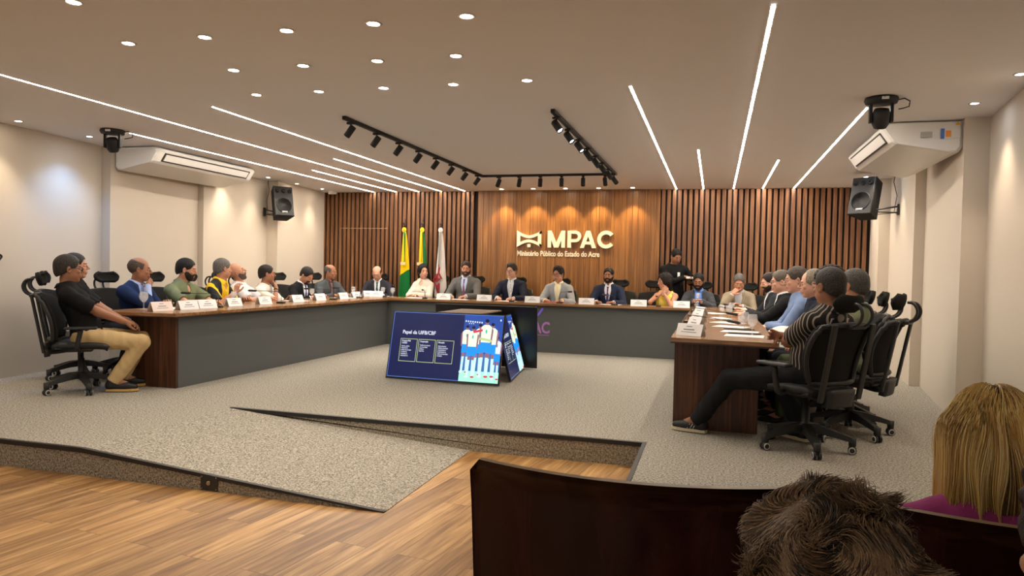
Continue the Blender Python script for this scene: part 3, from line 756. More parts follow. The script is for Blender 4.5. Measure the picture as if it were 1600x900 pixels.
def slide(mb, W, Hh):
    """front picture of the slide in the plane y=0 (x to the right, z up), origin at lower left corner; layers step forward 0.2 mm"""
    rectm(mb, 0, 0, W, Hh, 0)
    xs = 0.655 * W; y = -0.0003
    rectm(mb, xs, 0, W, Hh, 3, y); rectm(mb, xs, 0, W, Hh * 0.16, 4, y * 2); rectm(mb, xs, Hh * 0.16, W, Hh * 0.42, 12, y * 2)
    rectm(mb, 0, 0, 0.006, Hh, 13, y); rectm(mb, 0, 0, xs, 0.006, 13, y); rectm(mb, 0, Hh - .006, W, Hh, 13, y * 2)
    for i in range(8): blob(mb, xs + 0.02 + i * 0.026, Hh * 0.90 - 0.0015 * i, 0.008, 0.010, 1, 8, y * 3)
    for i in range(3): blob(mb, xs + 0.06 + i * 0.024, Hh * 0.865, 0.006, 0.006, 1, 8, y * 3)
    blob(mb, W - 0.03, Hh * 0.93, 0.008, 0.012, 1, 8, y * 3)
    def player(cx, top, s_, ly, arm=0, shirt=5):
        q = y * ly; 
        for sx in (-1, 1):
            poly(mb, [(cx + sx * 0.012 * s_, top - 0.40 * s_), (cx + sx * 0.048 * s_, top - 0.40 * s_), (cx + sx * 0.050 * s_, top - 0.66 * s_), (cx + sx * 0.020 * s_, top - 0.66 * s_)][::sx], 8, q)
            poly(mb, [(cx + sx * 0.010 * s_, top - 0.34 * s_), (cx + sx * 0.052 * s_, top - 0.34 * s_), (cx + sx * 0.048 * s_, top - 0.45 * s_), (cx + sx * 0.014 * s_, top - 0.45 * s_)][::sx], 7, q * 1.02)
            blob(mb, cx + sx * 0.042 * s_, top - 0.672 * s_, 0.028 * s_, 0.013 * s_, 10 if sx > 0 else 1, 10, q * 1.04)
            poly(mb, [(cx + sx * 0.055 * s_, top - 0.075 * s_), (cx + sx * 0.088 * s_, top - 0.12 * s_), (cx + sx * 0.078 * s_, top - 0.30 * s_), (cx + sx * 0.058 * s_, top - 0.30 * s_)][::sx], 7, q * 1.05)
        poly(mb, [(cx - 0.062 * s_, top - 0.25 * s_), (cx + 0.062 * s_, top - 0.25 * s_), (cx + 0.064 * s_, top - 0.40 * s_), (cx + 0.006 * s_, top - 0.39 * s_), (cx - 0.006 * s_, top - 0.39 * s_), (cx - 0.064 * s_, top - 0.40 * s_)], 6, q * 1.06)
        poly(mb, [(cx - 0.058 * s_, top - 0.27 * s_), (cx + 0.058 * s_, top - 0.27 * s_), (cx + 0.066 * s_, top - 0.09 * s_), (cx + 0.03 * s_, top - 0.06 * s_), (cx - 0.03 * s_, top - 0.06 * s_), (cx - 0.066 * s_, top - 0.09 * s_)], shirt, q * 1.08)
        blob(mb, cx, top - 0.03 * s_, 0.024 * s_, 0.032 * s_, 7, 12, q * 1.1); blob(mb, cx, top - 0.014 * s_, 0.025 * s_, 0.022 * s_, 9, 12, q * 1.12)
        blob(mb, cx, top - 0.14 * s_, 0.012 * s_, 0.026 * s_, 11, 8, q * 1.14)
    player(xs + 0.045, Hh * 0.83, 0.74, 4); player(xs + 0.19, Hh * 0.86, 0.80, 5); player(xs + 0.33, Hh * 0.88, 0.84, 5.5)
    player(xs + 0.115, Hh * 0.82, 0.80, 7); player(xs + 0.262, Hh * 0.93, 0.90, 9); player(W - 0.045, Hh * 0.68, 0.66, 4, shirt=1)
    poly(mb, [(xs + 0.11, Hh * 0.755), (xs + 0.22, Hh * 0.79), (xs + 0.22, Hh * 0.755), (xs + 0.12, Hh * 0.72)], 10, y * 12)
    poly(mb, [(xs + 0.19, Hh * 0.63), (xs + 0.33, Hh * 0.60), (xs + 0.33, Hh * 0.635), (xs + 0.20, Hh * 0.665)], 2, y * 12)
def tv(lb, A, B, rise, lean, slide_on, parts=True):
    """A,B: ground points of the lower corners left->right as seen from its front"""
    A = Vector((*A, 0)); B = Vector((*B, 0)); L = (B - A).length; ang = math.atan2(B.y - A.y, B.x - A.x)
    t = thing('television', lb, 'television', A, ang, 'televisions leaning together on the stage floor')
    M = Tm((0, 0, 0.012), (R(-lean), 0, 0)); Hh = rise
    mb = MB(); mb.box((0, 0.0, 0), (L, 0.028, Hh), M=M, bev=0.004); mb.box((L * .2, 0.028, Hh * .12), (L * .8, 0.06, Hh * .7), M=M, bev=0.01); mb.build('housing', M_TVF, t)
    if slide_on:
        mb = MB(); b = 0.014
        slide(mb, L - 2 * b, Hh - 2 * b - 0.008)
        o = mb.build('screen', M_S, t); o.data.transform(M @ Matrix.Translation((b, -0.0012, b + 0.008)))
        W = L - 2 * b; H2 = Hh - 2 * b - 0.008
        def tx(body, x, z, s_, sx=0.9, bd=0.0): text_mesh(body, s_, M_S[1], 'screen_text', o, M @ Matrix.Translation((b + x * W, -0.0022, b + 0.008 + z * H2)) @ MV, 0.0, sx, bd)
        tx('Papel da UIFB/CBF', 0.10, 0.665, 0.056, 0.92, 0.001)
        cols = [('Portaria PNE\n15/2025', 'Aponta a política\nestratégica de\npolítica de prevenção\ne combate às\nilegalidades na\nmanipulação de'), ('Cooperação', 'Trabalho em conjunto\ncom autoridades\npúblicas e\nesportivas.'), ('Educação', 'Ações educativas\nvoltadas à prevenção,\nconscientização e\nfortalecimento da\ncultura de integridade\nno futebol.')]
        mb = MB()
        for i, (a_, b_) in enumerate(cols):
            x0 = 0.090 + i * 0.168; x1 = x0 + 0.157; z0, z1 = 0.24, 0.59
            for (p, q, r_, s_) in ((x0, z0, x1, z0 + .007), (x0, z1 - .007, x1, z1), (x0, z0, x0 + .004, z1), (x1 - .004, z0, x1, z1)):
                rectm(mb, p * W, q * H2, r_ * W, s_ * H2, 0, -0.001)
            tx(a_, x0 + 0.014, 0.545, 0.024, 0.8, 0.0006); tx(b_, x0 + 0.014, 0.465 if i == 0 else 0.49, 0.021, 0.66, 0.0003)
        f_ = mb.build('screen_frame_lines', M_S[2], o); f_.data.transform(M @ Matrix.Translation((b, -0.0012, b + 0.008)))
    else:
        MB().box((0.014, -0.002, 0.02), (L - 0.014, 0.0, Hh - 0.014), M=M).build('screen', M_TVF, t)
    return t
tv('television on the stage floor showing a slide beside a football photo', (-3.44, 7.14), (-2.13, 7.10), 0.755, 14, True)
tv('narrow side television of the leaning group, its lit screen facing right', (-2.09, 7.44), (-2.21, 8.44), 0.70, 15, True)
tv('dark switched off television behind the others, seen from its back', (-2.09, 8.62), (-3.41, 8.58), 0.765, 5, False)
t = thing('stand_board', 'brown board resting across the tops of the leaning televisions', 'board', (-2.88, 7.93, 0))
MB().box((-0.12, -0.42, 0.715), (0.40, 0.40, 0.73), bev=0.004).build('board', mat('board_brown', s2l((120, 100, 80)), 0.6), t)
MB().box((-0.1, -0.2, 0.0), (-0.06, 0.2, 0.715)).build('leg', M_BLACK, t); MB().box((0.26, -0.2, 0.0), (0.3, 0.2, 0.715)).build('leg', M_BLACK, t)

# ------------------------------------------------------------------ flags
def flag(x, lb, kind):
    t = thing('flag', lb, 'flag', (x, 11.62, 0), group='flags standing before the slatted wall')
    MB().lathe([(0.001, 0), (0.14, 0), (0.14, 0.03), (0.05, 0.05), (0.03, 0.08), (0.001, 0.08)], 24).build('stand', M_BLACK, t)
    MB().tube([(0, 0, 0.05), (0, 0, 1.94)], 0.014, 10).build('pole', mat('pole_wood', s2l((60, 32, 22)), 0.4), t)
    MB().lathe([(0.001, 1.93), (0.02, 1.93), (0.034, 1.945), (0.018, 1.965), (0.03, 1.98), (0.034, 2.0), (0.02, 2.02), (0.008, 2.05), (0.012, 2.06), (0.001, 2.10)], 14).build('finial', mat('finial_dark', s2l((50, 28, 24)), 0.4), t)
    mt = bpy.data.materials.get('flag_' + kind)
    mt = mat('flag_' + kind, (0.8, 0.8, 0.8), 0.8, spec=0.2); nt, b = nodes_of(mt)
    tc = nt.nodes.new('ShaderNodeTexCoord'); sp = nt.nodes.new('ShaderNodeSeparateXYZ'); nt.links.new(tc.outputs['Object'], sp.inputs[0])
    def mth(op, a, b_=None):
        n = nt.nodes.new('ShaderNodeMath'); n.operation = op
        for i, v in enumerate((a, b_)):
            if v is None: continue
            if isinstance(v, (int, float)): n.inputs[i].default_value = v
            else: nt.links.new(v, n.inputs[i])
        return n.outputs[0]
    Yc = s2l((236, 200, 10)); Gc = s2l((22, 110, 52)); Wc = s2l((226, 218, 212)); Rc = s2l((170, 36, 44)); Bc = s2l((40, 60, 140))
    if kind == 'acre':   # yellow above, green below, diagonal border
        f = mth('GREATER_THAN', mth('ADD', sp.outputs[2], mth('MULTIPLY', sp.outputs[0], -0.65)), 1.13)
        nt.links.new(mixc(nt, f, Gc, Yc), b.inputs['Base Color'])
    elif kind == 'green':
        f = mth('GREATER_THAN', mth('ADD', sp.outputs[0], mth('MULTIPLY', sp.outputs[2], 0.06)), 0.108)
        g2 = mth('GREATER_THAN', 1.25, sp.outputs[2])
        c = mixc(nt, f, Yc, Gc)
        nt.links.new(c, b.inputs['Base Color'])
    else:
        b.inputs['Base Color'].default_value = (*Wc, 1)
    def cloth(u, v):   # u around 0..1, v down
        z = 1.86 - v * 1.5
        half = 0.022 + 0.115 * (v ** 0.75)
        a = 2 * math.pi * u
        fold = 1 + 0.22 * math.sin(5 * a + v * 2) * min(1, v * 2.5) + 0.1 * math.sin(9 * a + 3)
        sh = 0.012 * (1 if kind != 'white' else .6) * math.sin(v * 3)
        return (math.cos(a) * half * (1 + 0.05 * math.sin(7 * a)) + sh, math.sin(a) * (0.02 + 0.03 * v) * fold, z)
    mb = MB(); nu, nv = 72, 24
    mb.grid(lambda u, v: cloth(u, v), nu, nv, thick=-0.002)
    c_ = mb.build('cloth', mt, t)
    col = {'acre': (mat('flag_yellow', s2l((240, 205, 20)), 0.7), mat('flag_green', Gc, 0.8)), 'green': (mat('flag_yellow', (0, 0, 0)), mat('flag_green', Gc)), 'white': (mat('flag_white', s2l((235, 230, 220)), 0.7), mat('flag_greyish', s2l((150, 148, 140)), 0.8))}[kind]
    rs = MB(); n = 20
    for rr, yy, k in ((0.043, -0.03, 1), (0.026, -0.038, 0)):
        vs = [(rr * (1 + 0.07 * (i % 2)) * math.cos(2 * math.pi * i / n), yy, 1.885 + rr * (1 + 0.07 * (i % 2)) * math.sin(2 * math.pi * i / n)) for i in range(n)]
        vs += [(p[0] * .8, yy - 0.008, 1.885 + (p[2] - 1.885) * .8) for p in vs]
        rs.add(vs, [tuple(range(n, 2 * n))] + [(i, n + i, n + (i + 1) % n, (i + 1) % n) for i in range(n)], k)
    rs.lathe([(0.001, 0), (0.01, 0), (0.008, 0.006), (0.001, 0.008)], 10, mi=2, M=Tm((0, -0.045, 1.885), (R(90), 0, 0)))
    r_ = rs.build('rosette', [col[0], mat('flag_yellow' if kind != 'white' else 'flag_white', (0, 0, 0)), mat('brass', (0, 0, 0))], t)
    dx = {'acre': 0.018, 'green': -0.012, 'white': -0.004}[kind]
    MB().grid(lambda u, v: (dx + (u - 0.5) * 0.042, -0.045 - 0.03 * v + 0.004 * math.sin(u * 6), 1.85 - v * (0.55 if kind != 'white' else 0.6)), 6, 10, thick=0.003).build('ribbon', col[1] if kind != 'green' else col[0], t)
    if kind != 'white':
        MB().box((dx - 0.05, -0.095, 1.27), (dx + 0.04, -0.078, 1.32), bev=0.003).build('ribbon_fringe', mat('fringe_cream', s2l((225, 205, 150)), 0.8), t)
    else:
        mb = MB(); yy = -0.075
        def st(pts, w_=0.022):
            for (a, b_), (c1, d) in zip(pts[:-1], pts[1:]):
                e = Vector((c1 - a, d - b_)); n_ = Vector((-e.y, e.x)).normalized() * w_ * .5; e2 = e.normalized() * w_ * .3
                y0 = yy - 0.01 * abs(a)
                vs = [(a - e2.x + n_.x, y0, b_ - e2.y + n_.y), (a - e2.x - n_.x, y0, b_ - e2.y - n_.y), (c1 + e2.x - n_.x, y0, d + e2.y - n_.y), (c1 + e2.x + n_.x, y0, d + e2.y + n_.y)]
                mb.add(vs + [(p[0], p[1] + 0.02, p[2]) for p in vs], [(0, 1, 2, 3), (0, 4, 5, 1), (1, 5, 6, 2), (2, 6, 7, 3), (3, 7, 4, 0), (7, 6, 5, 4)])
        st([(-0.10, 1.02), (-0.03, 1.12), (-0.055, 1.0), (0.01, 1.04)], 0.026); st([(0.0, 1.24), (-0.01, 1.14), (0.045, 1.05)], 0.024)
        st([(-0.09, 0.98), (-0.04, 0.90), (0.0, 0.96), (0.0, 0.86)], 0.024); st([(-0.04, 0.88), (-0.01, 0.80)], 0.024)
        mb.build('emblem', mat('flag_red', s2l((168, 40, 48)), 0.8), t)
    return t
flag(-5.27, 'yellow flag with green lower part on a dark pole, leftmost flag', 'acre')
flag(-4.93, 'folded green and yellow flag between the yellow and the white flag', 'green')
flag(-4.585, 'white flag with a red emblem behind the woman in white', 'white')

# ------------------------------------------------------------------ things on the desks
def card(x, y, rz, lb, w_=0.22, h=0.10, pink=False, z=ZT):
    t = thing('name_card', lb, 'name card', (x, y, z), R(rz), 'name cards on the desks')
    th = 0.0018
    for s_ in (-1, 1):
        M = Tm((0, s_ * 0.042, 0.0), (R(22) * s_, 0, 0))
        MB().box((-w_ / 2, -th / 2, 0.001), (w_ / 2, th / 2, h), M=M).build('card_face', M_PINKP if pink else M_PAPER, t)
    mb = MB(); M = Tm((0, -0.042, 0), (R(-22), 0, 0))
    for (z0, x0, x1, hh) in ((0.075, -0.03, 0.02, 0.006), (0.048, -0.05, 0.045, 0.009), (0.030, -0.07, 0.065, 0.005)):
        mb.box((x0, -th * 1.2, z0), (x1, -th * .6, z0 + hh), M=M)
    mb.build('print', M_INK, t)
    return t
def glass_stem(x, y, lb, z=ZT, s_=1.0, full=0.5, cat='glass'):
    t = thing('wine_glass', lb, cat, (x, y, z), 0, 'stemmed water glasses'); t.scale = (s_, s_, s_)
    pr = [(0.001, 0.0), (0.034, 0.0), (0.033, 0.003), (0.008, 0.008), (0.0045, 0.02), (0.0045, 0.055), (0.012, 0.064), (0.030, 0.085), (0.037, 0.11), (0.034, 0.14), (0.030, 0.155), (0.0285, 0.155), (0.0325, 0.139), (0.0353, 0.11), (0.0285, 0.087), (0.011, 0.068), (0.001, 0.066)]
    MB().lathe(pr, 24).build('glass_bowl', M_GLASS, t)
    MB().lathe([(0.001, 0.0675), (0.0105, 0.069), (0.0275, 0.088), (0.0335, 0.104), (0.0335, 0.106), (0.001, 0.106)], 20).build('water', M_WATER, t)
    return t
def tumbler(x, y, lb, z=ZT):
    t = thing('water_tumbler', lb, 'glass', (x, y, z), 0, 'water tumblers')
    MB().lathe([(0.001, 0.0), (0.027, 0.0), (0.034, 0.09), (0.0325, 0.09), (0.026, 0.006), (0.001, 0.006)], 20).build('glass_wall', M_GLASS, t)
    MB().lathe([(0.001, 0.0068), (0.0255, 0.007), (0.029, 0.05), (0.001, 0.05)], 18).build('water', M_WATER, t)
    return t
def mic(x, y, rz, lb, reach=0.42, rise=0.13, drop=0.02, z=ZT):
    """goose neck microphone: base at x,y; neck rises then runs along local +y"""
    t = thing('gooseneck_microphone', lb, 'microphone', (x, y, z), R(rz), 'gooseneck microphones')
    MB().box((-0.035, -0.05, 0.0), (0.035, 0.05, 0.022), bev=0.008).build('base', M_BLACK, t)
    pts = [(0, 0, 0.02), (0, -0.01, rise * .6), (0, 0.02, rise * .95), (0, 0.07, rise), (0, reach * .6, rise - drop * .4), (0, reach, rise - drop)]
    MB().tube(pts, 0.0035, 8).build('gooseneck', M_BLACK, t)
    d = Vector((0, reach * .4, -drop * .6)).normalized(); e = Vector(pts[-1])
    MB().tube([tuple(e - d * .005), tuple(e + d * 0.01), tuple(e + d * 0.10), tuple(e + d * 0.115)], [0.008, 0.0125, 0.0135, 0.006], 12).build('microphone_head', M_BLACKM, t)
    return t
def paper(x, y, rz, lb, w_=0.21, l_=0.297, z=ZT, n=1, mt=None, grp='papers lying on the desks'):
    o = MB().box((-w_ / 2, -l_ / 2, 0.0), (w_ / 2, l_ / 2, 0.0015 * n)).build('paper_sheet', mt or M_PAPER, None, (x, y, z), R(rz))
    return tag(o, lb, 'paper', grp)
# ------------------------------------------------------------------ figures: one smooth skin surface from blended limbs
def V(*a): return np.array(a, dtype=float)
def rotm(yaw=0, pitch=0, roll=0):
    return np.array(Euler((R(pitch), R(roll), 0)).to_matrix() if False else (Matrix.Rotation(R(yaw), 3, 'Z') @ Matrix.Rotation(R(pitch), 3, 'X') @ Matrix.Rotation(R(roll), 3, 'Y')))
def cap(a, b, ra, rb, k=0.02, op='u', ends=None): return ('cap', np.asarray(a, float), np.asarray(b, float), ra, rb, k, op, ends)
def ell(c, r, Rm=None, k=0.02, op='u'): return ('ell', np.asarray(c, float), np.asarray(r, float), np.eye(3) if Rm is None else Rm, 0, k, op, None)
def plane(n, c): return ('pl', np.asarray(n, float), float(c), 0, 0, 0, 'pl', None)   # keeps n.p < c
def infl(p, t, k=None):
    if p[0] == 'cap': return ('cap', p[1], p[2], p[3] + t, p[4] + t, p[5] if k is None else k, p[6], p[7])
    return ('ell', p[1], p[2] + t, p[3], 0, p[5] if k is None else k, p[6], None)
def evald(p, X, Y, Z):
    if p[0] == 'cap':
        a, b, ra, rb = p[1:5]; ab = b - a; L2 = max(1e-9, ab.dot(ab))
        t = ((X - a[0]) * ab[0] + (Y - a[1]) * ab[1] + (Z - a[2]) * ab[2]) / L2
        tc = np.clip(t, 0, 1)
        d = np.sqrt((X - a[0] - tc * ab[0]) ** 2 + (Y - a[1] - tc * ab[1]) ** 2 + (Z - a[2] - tc * ab[2]) ** 2) - (ra + (rb - ra) * tc)
        if p[7] == 'b': d = np.maximum(d, (t - 1) * math.sqrt(L2))
        return d
    c, r, Rm = p[1:4]
    x = X - c[0]; y = Y - c[1]; z = Z - c[2]
    q = [(x * Rm[0, i] + y * Rm[1, i] + z * Rm[2, i]) / r[i] for i in range(3)]
    k0 = np.sqrt(q[0] ** 2 + q[1] ** 2 + q[2] ** 2) + 1e-9
    k1 = np.sqrt((q[0] / r[0]) ** 2 + (q[1] / r[1]) ** 2 + (q[2] / r[2]) ** 2) + 1e-9
    return k0 * (k0 - 1) / k1
def bbox(p):
    if p[0] == 'cap':
        r = max(p[3], p[4]); return np.minimum(p[1], p[2]) - r, np.maximum(p[1], p[2]) + r
    e = np.sqrt(((p[3] * p[2][None, :]) ** 2).sum(axis=1))
    return p[1] - e, p[1] + e
def field(prims, xs, ys, zs):
    D = np.full((len(xs), len(ys), len(zs)), 0.2, dtype=np.float32)
    for p in prims:
        if p[0] == 'pl':
            n = p[1]; d = n[0] * xs[:, None, None] + n[1] * ys[None, :, None] + n[2] * zs[None, None, :] - p[2]
            D = np.maximum(D, d.astype(np.float32)); continue
        lo, hi = bbox(p); k = p[5]; pad = 0.03 + k
        sl = []
        for A, l, h in ((xs, lo[0], hi[0]), (ys, lo[1], hi[1]), (zs, lo[2], hi[2])):
            sl.append(slice(max(0, np.searchsorted(A, l - pad) - 1), min(len(A), np.searchsorted(A, h + pad) + 1)))
        if any(s_.stop <= s_.start for s_ in sl): continue
        X = xs[sl[0]][:, None, None]; Y = ys[sl[1]][None, :, None]; Z = zs[sl[2]][None, None, :]
        d = evald(p, X, Y, Z).astype(np.float32)
        S = D[sl[0], sl[1], sl[2]]
        if p[6] == 'u':
            if k > 0:
                h = np.clip(k - np.abs(S - d), 0, None) / k; D[sl[0], sl[1], sl[2]] = np.minimum(S, d) - h * h * k * 0.25
            else: D[sl[0], sl[1], sl[2]] = np.minimum(S, d)
        else:
            d = -d
            h = np.clip(k - np.abs(S - d), 0, None) / max(k, 1e-6); D[sl[0], sl[1], sl[2]] = np.maximum(S, d) + h * h * k * 0.25
    return D
def axis(lo, hi, h, fine=None, hf=None):
    if fine is None: return np.arange(lo, hi + h, h)
    a = np.arange(lo, fine[0], h); b = np.arange(max(lo, fine[0]), min(hi, fine[1]), hf); c = np.arange(fine[1], hi + h, h)
    return np.unique(np.concatenate([a, b, c]).round(6))
def nets(D, xs, ys, zs):
    s = D < 0
    nx, ny, nz = D.shape
    cnt = np.zeros((nx - 1, ny - 1, nz - 1), dtype=np.int8)
    for i in (0, 1):
        for j in (0, 1):
            for k in (0, 1): cnt += s[i:nx - 1 + i, j:ny - 1 + j, k:nz - 1 + k]
    I, J, K = np.nonzero((cnt > 0) & (cnt < 8)); n = len(I)
    P = np.zeros((n, 3)); W = np.zeros(n)
    for ax in range(3):
        for a in (0, 1):
            for b in (0, 1):
                o = [0, 0, 0]; o[(ax + 1) % 3] = a; o[(ax + 2) % 3] = b; o2 = o[:]; o2[ax] = 1
                va = D[I + o[0], J + o[1], K + o[2]]; vb = D[I + o2[0], J + o2[1], K + o2[2]]
                m_ = (va < 0) != (vb < 0); t = va[m_] / (va[m_] - vb[m_])
                q = np.zeros((m_.sum(), 3)) + np.array(o); q[:, ax] = t
                P[m_] += q; W[m_] += 1
    P /= W[:, None]
    F3 = []
    for A, Iq, c in ((xs, I, 0), (ys, J, 1), (zs, K, 2)):
        f = P[:, c]; F3.append(A[Iq] * (1 - f) + A[Iq + 1] * f)
    verts = np.stack(F3, 1)
    idx = np.full((nx - 1, ny - 1, nz - 1), -1, dtype=np.int32); idx[I, J, K] = np.arange(n)
    quads = []
    e = s[:-1, 1:-1, 1:-1] != s[1:, 1:-1, 1:-1]; i, j, k = np.nonzero(e); f = s[i, j + 1, k + 1]
    q = np.stack([idx[i, j, k], idx[i, j + 1, k], idx[i, j + 1, k + 1], idx[i, j, k + 1]], 1); q[~f] = q[~f][:, ::-1]; quads.append(q)
    e = s[1:-1, :-1, 1:-1] != s[1:-1, 1:, 1:-1]; i, j, k = np.nonzero(e); f = s[i + 1, j, k + 1]
    q = np.stack([idx[i, j, k], idx[i, j, k + 1], idx[i + 1, j, k + 1], idx[i + 1, j, k]], 1); q[~f] = q[~f][:, ::-1]; quads.append(q)
    e = s[1:-1, 1:-1, :-1] != s[1:-1, 1:-1, 1:]; i, j, k = np.nonzero(e); f = s[i + 1, j + 1, k]
    q = np.stack([idx[i, j, k], idx[i + 1, j, k], idx[i + 1, j + 1, k], idx[i, j + 1, k]], 1); q[~f] = q[~f][:, ::-1]; quads.append(q)
    q = np.concatenate(quads); q = q[(q >= 0).all(axis=1)]
    return verts, q
def bounds(prims, pad=0.03):
    lo = np.full(3, 9.0); hi = np.full(3, -9.0)
    for p in prims:
        if p[0] == 'pl' or p[6] != 'u': continue
        a, b = bbox(p); lo = np.minimum(lo, a); hi = np.maximum(hi, b)
    return lo - pad, hi + pad
def mesh_obj(name, parts, mats, parent, mat_fn=None):
    vs = []; fs = []; mi = []; n = 0
    for v, f in parts:
        vs.append(v); fs.append(f + n); n += len(v)
    v = np.concatenate(vs).astype(np.float32); f = np.concatenate(fs).astype(np.int32)
    me = bpy.data.meshes.new(name)
    me.vertices.add(len(v)); me.vertices.foreach_set('co', v.ravel())
    me.loops.add(len(f) * 4); me.loops.foreach_set('vertex_index', f.ravel())
    me.polygons.add(len(f)); me.polygons.foreach_set('loop_start', np.arange(0, len(f) * 4, 4, dtype=np.int32))
    try: me.polygons.foreach_set('loop_total', np.full(len(f), 4, dtype=np.int32))
    except Exception: pass
    me.polygons.foreach_set('use_smooth', np.ones(len(f), dtype=bool))
    for q in (mats if isinstance(mats, (list, tuple)) else [mats]): me.materials.append(q)
    if mat_fn is not None:
        c = v[f].mean(axis=1); me.polygons.foreach_set('material_index', mat_fn(c).astype(np.int32))
    me.update(calc_edges=True)
    o = bpy.data.objects.new(name, me); C.objects.link(o)
    if parent is not None: o.parent = parent
    return o
def sdf_obj(name, prims, h, mats, parent, fold=0.0, mat_fn=None, fine=None, seed=0, extra=None, lim=None, noise_amp=0.0, nfreq=1.0):
    lo, hi = bounds(prims)
    if lim is not None: lo = np.maximum(lo, lim[0]); hi = np.minimum(hi, lim[1])
    if fine is None: xs, ys, zs = (axis(lo[i], hi[i], h) for i in range(3))
    else: xs, ys, zs = (axis(lo[i], hi[i], h, fine[0][i], fine[1]) for i in range(3))
    D = field([p for p in prims if p[0] != 'pl'], xs, ys, zs)
    X = xs[:, None, None]; Y = ys[None, :, None]; Z = zs[None, None, :]
    if fold:
        r = seed * 1.7
        D += (fold * (np.sin(31 * X + 17 * Z + 3 * np.sin(23 * Y + r) + r) * np.sin(27 * Y - 21 * Z + 2.2 * np.sin(19 * X + r)) + 0.6 * np.sin(52 * Z + 25 * X + 4 * np.sin(14 * Y + 9 * X + r)) * np.sin(33 * Y + r))).astype(np.float32)
    if noise_amp:
        q = nfreq
        D += (noise_amp * (np.sin(210 * q * X + 90 * q * Z + 3 * np.sin(70 * q * Y)) * np.sin(160 * q * Y + 4 * np.sin(60 * q * X)) + 0.7 * np.sin(330 * q * Z + 5 * np.sin(90 * q * X + 60 * q * Y)))).astype(np.float32)
    for p in prims:
        if p[0] == 'pl':
            n = p[1]; D = np.maximum(D, (n[0] * X + n[1] * Y + n[2] * Z - p[2]).astype(np.float32))
    D[0, :, :] = D[-1, :, :] = 0.1; D[:, 0, :] = D[:, -1, :] = 0.1; D[:, :, 0] = D[:, :, -1] = 0.1
    v, f = nets(D, xs, ys, zs)
    parts = [(v, f)] + (extra or [])
    return mesh_obj(name, parts, mats, parent, mat_fn)

SKINS = {'light': s2l((212, 164, 140)), 'tan': s2l((190, 140, 114)), 'brown': s2l((154, 108, 84)), 'dark': s2l((104, 66, 48)), 'pale': s2l((216, 166, 142))}
def skin_mat(k): return mat('skin_' + k, SKINS[k], 0.5, spec=0.35, sss=0.12)
def lip_mat(k): c = SKINS[k]; return mat('lips_' + k, (c[0] * 0.78, c[1] * 0.58, c[2] * 0.60), 0.45)
def hair_mat(c):
    nme = 'hair_%d_%d_%d' % c
    if nme in MATS: return MATS[nme]
    mt = mat(nme, s2l(c), 0.55, spec=0.3); nt, b = nodes_of(mt)
    f = noise(nt, coords(nt, (140, 140, 40)), 1.0, 4, 0.7)
    a = tuple(x * 0.35 for x in s2l(c)); d = tuple(min(1, x * 1.15) for x in s2l(c))
    nt.links.new(ramp(nt, f, [(0.3, a), (0.7, d)]), b.inputs['Base Color']); bump_to(nt, b, f, 0.8, 0.006)
    return mt
def cloth_mat(c, rough=0.85):
    nme = 'cloth_%d_%d_%d' % c
    return mat(nme, s2l(c), rough, spec=0.2, bump=0.25, bscale=35)

def ik(S, T, l1, l2, hint):
    S = np.asarray(S, float); T = np.asarray(T, float); d = T - S; L = np.linalg.norm(d); u = d / max(L, 1e-6)
    L = min(L, (l1 + l2) * 0.995); T = S + u * L
    a = (l1 * l1 - l2 * l2 + L * L) / (2 * L); h = math.sqrt(max(0, l1 * l1 - a * a))
    hh = np.asarray(hint, float); hh = hh - u * hh.dot(u); hh = hh / max(1e-6, np.linalg.norm(hh))
    return S + u * a + hh * h, T

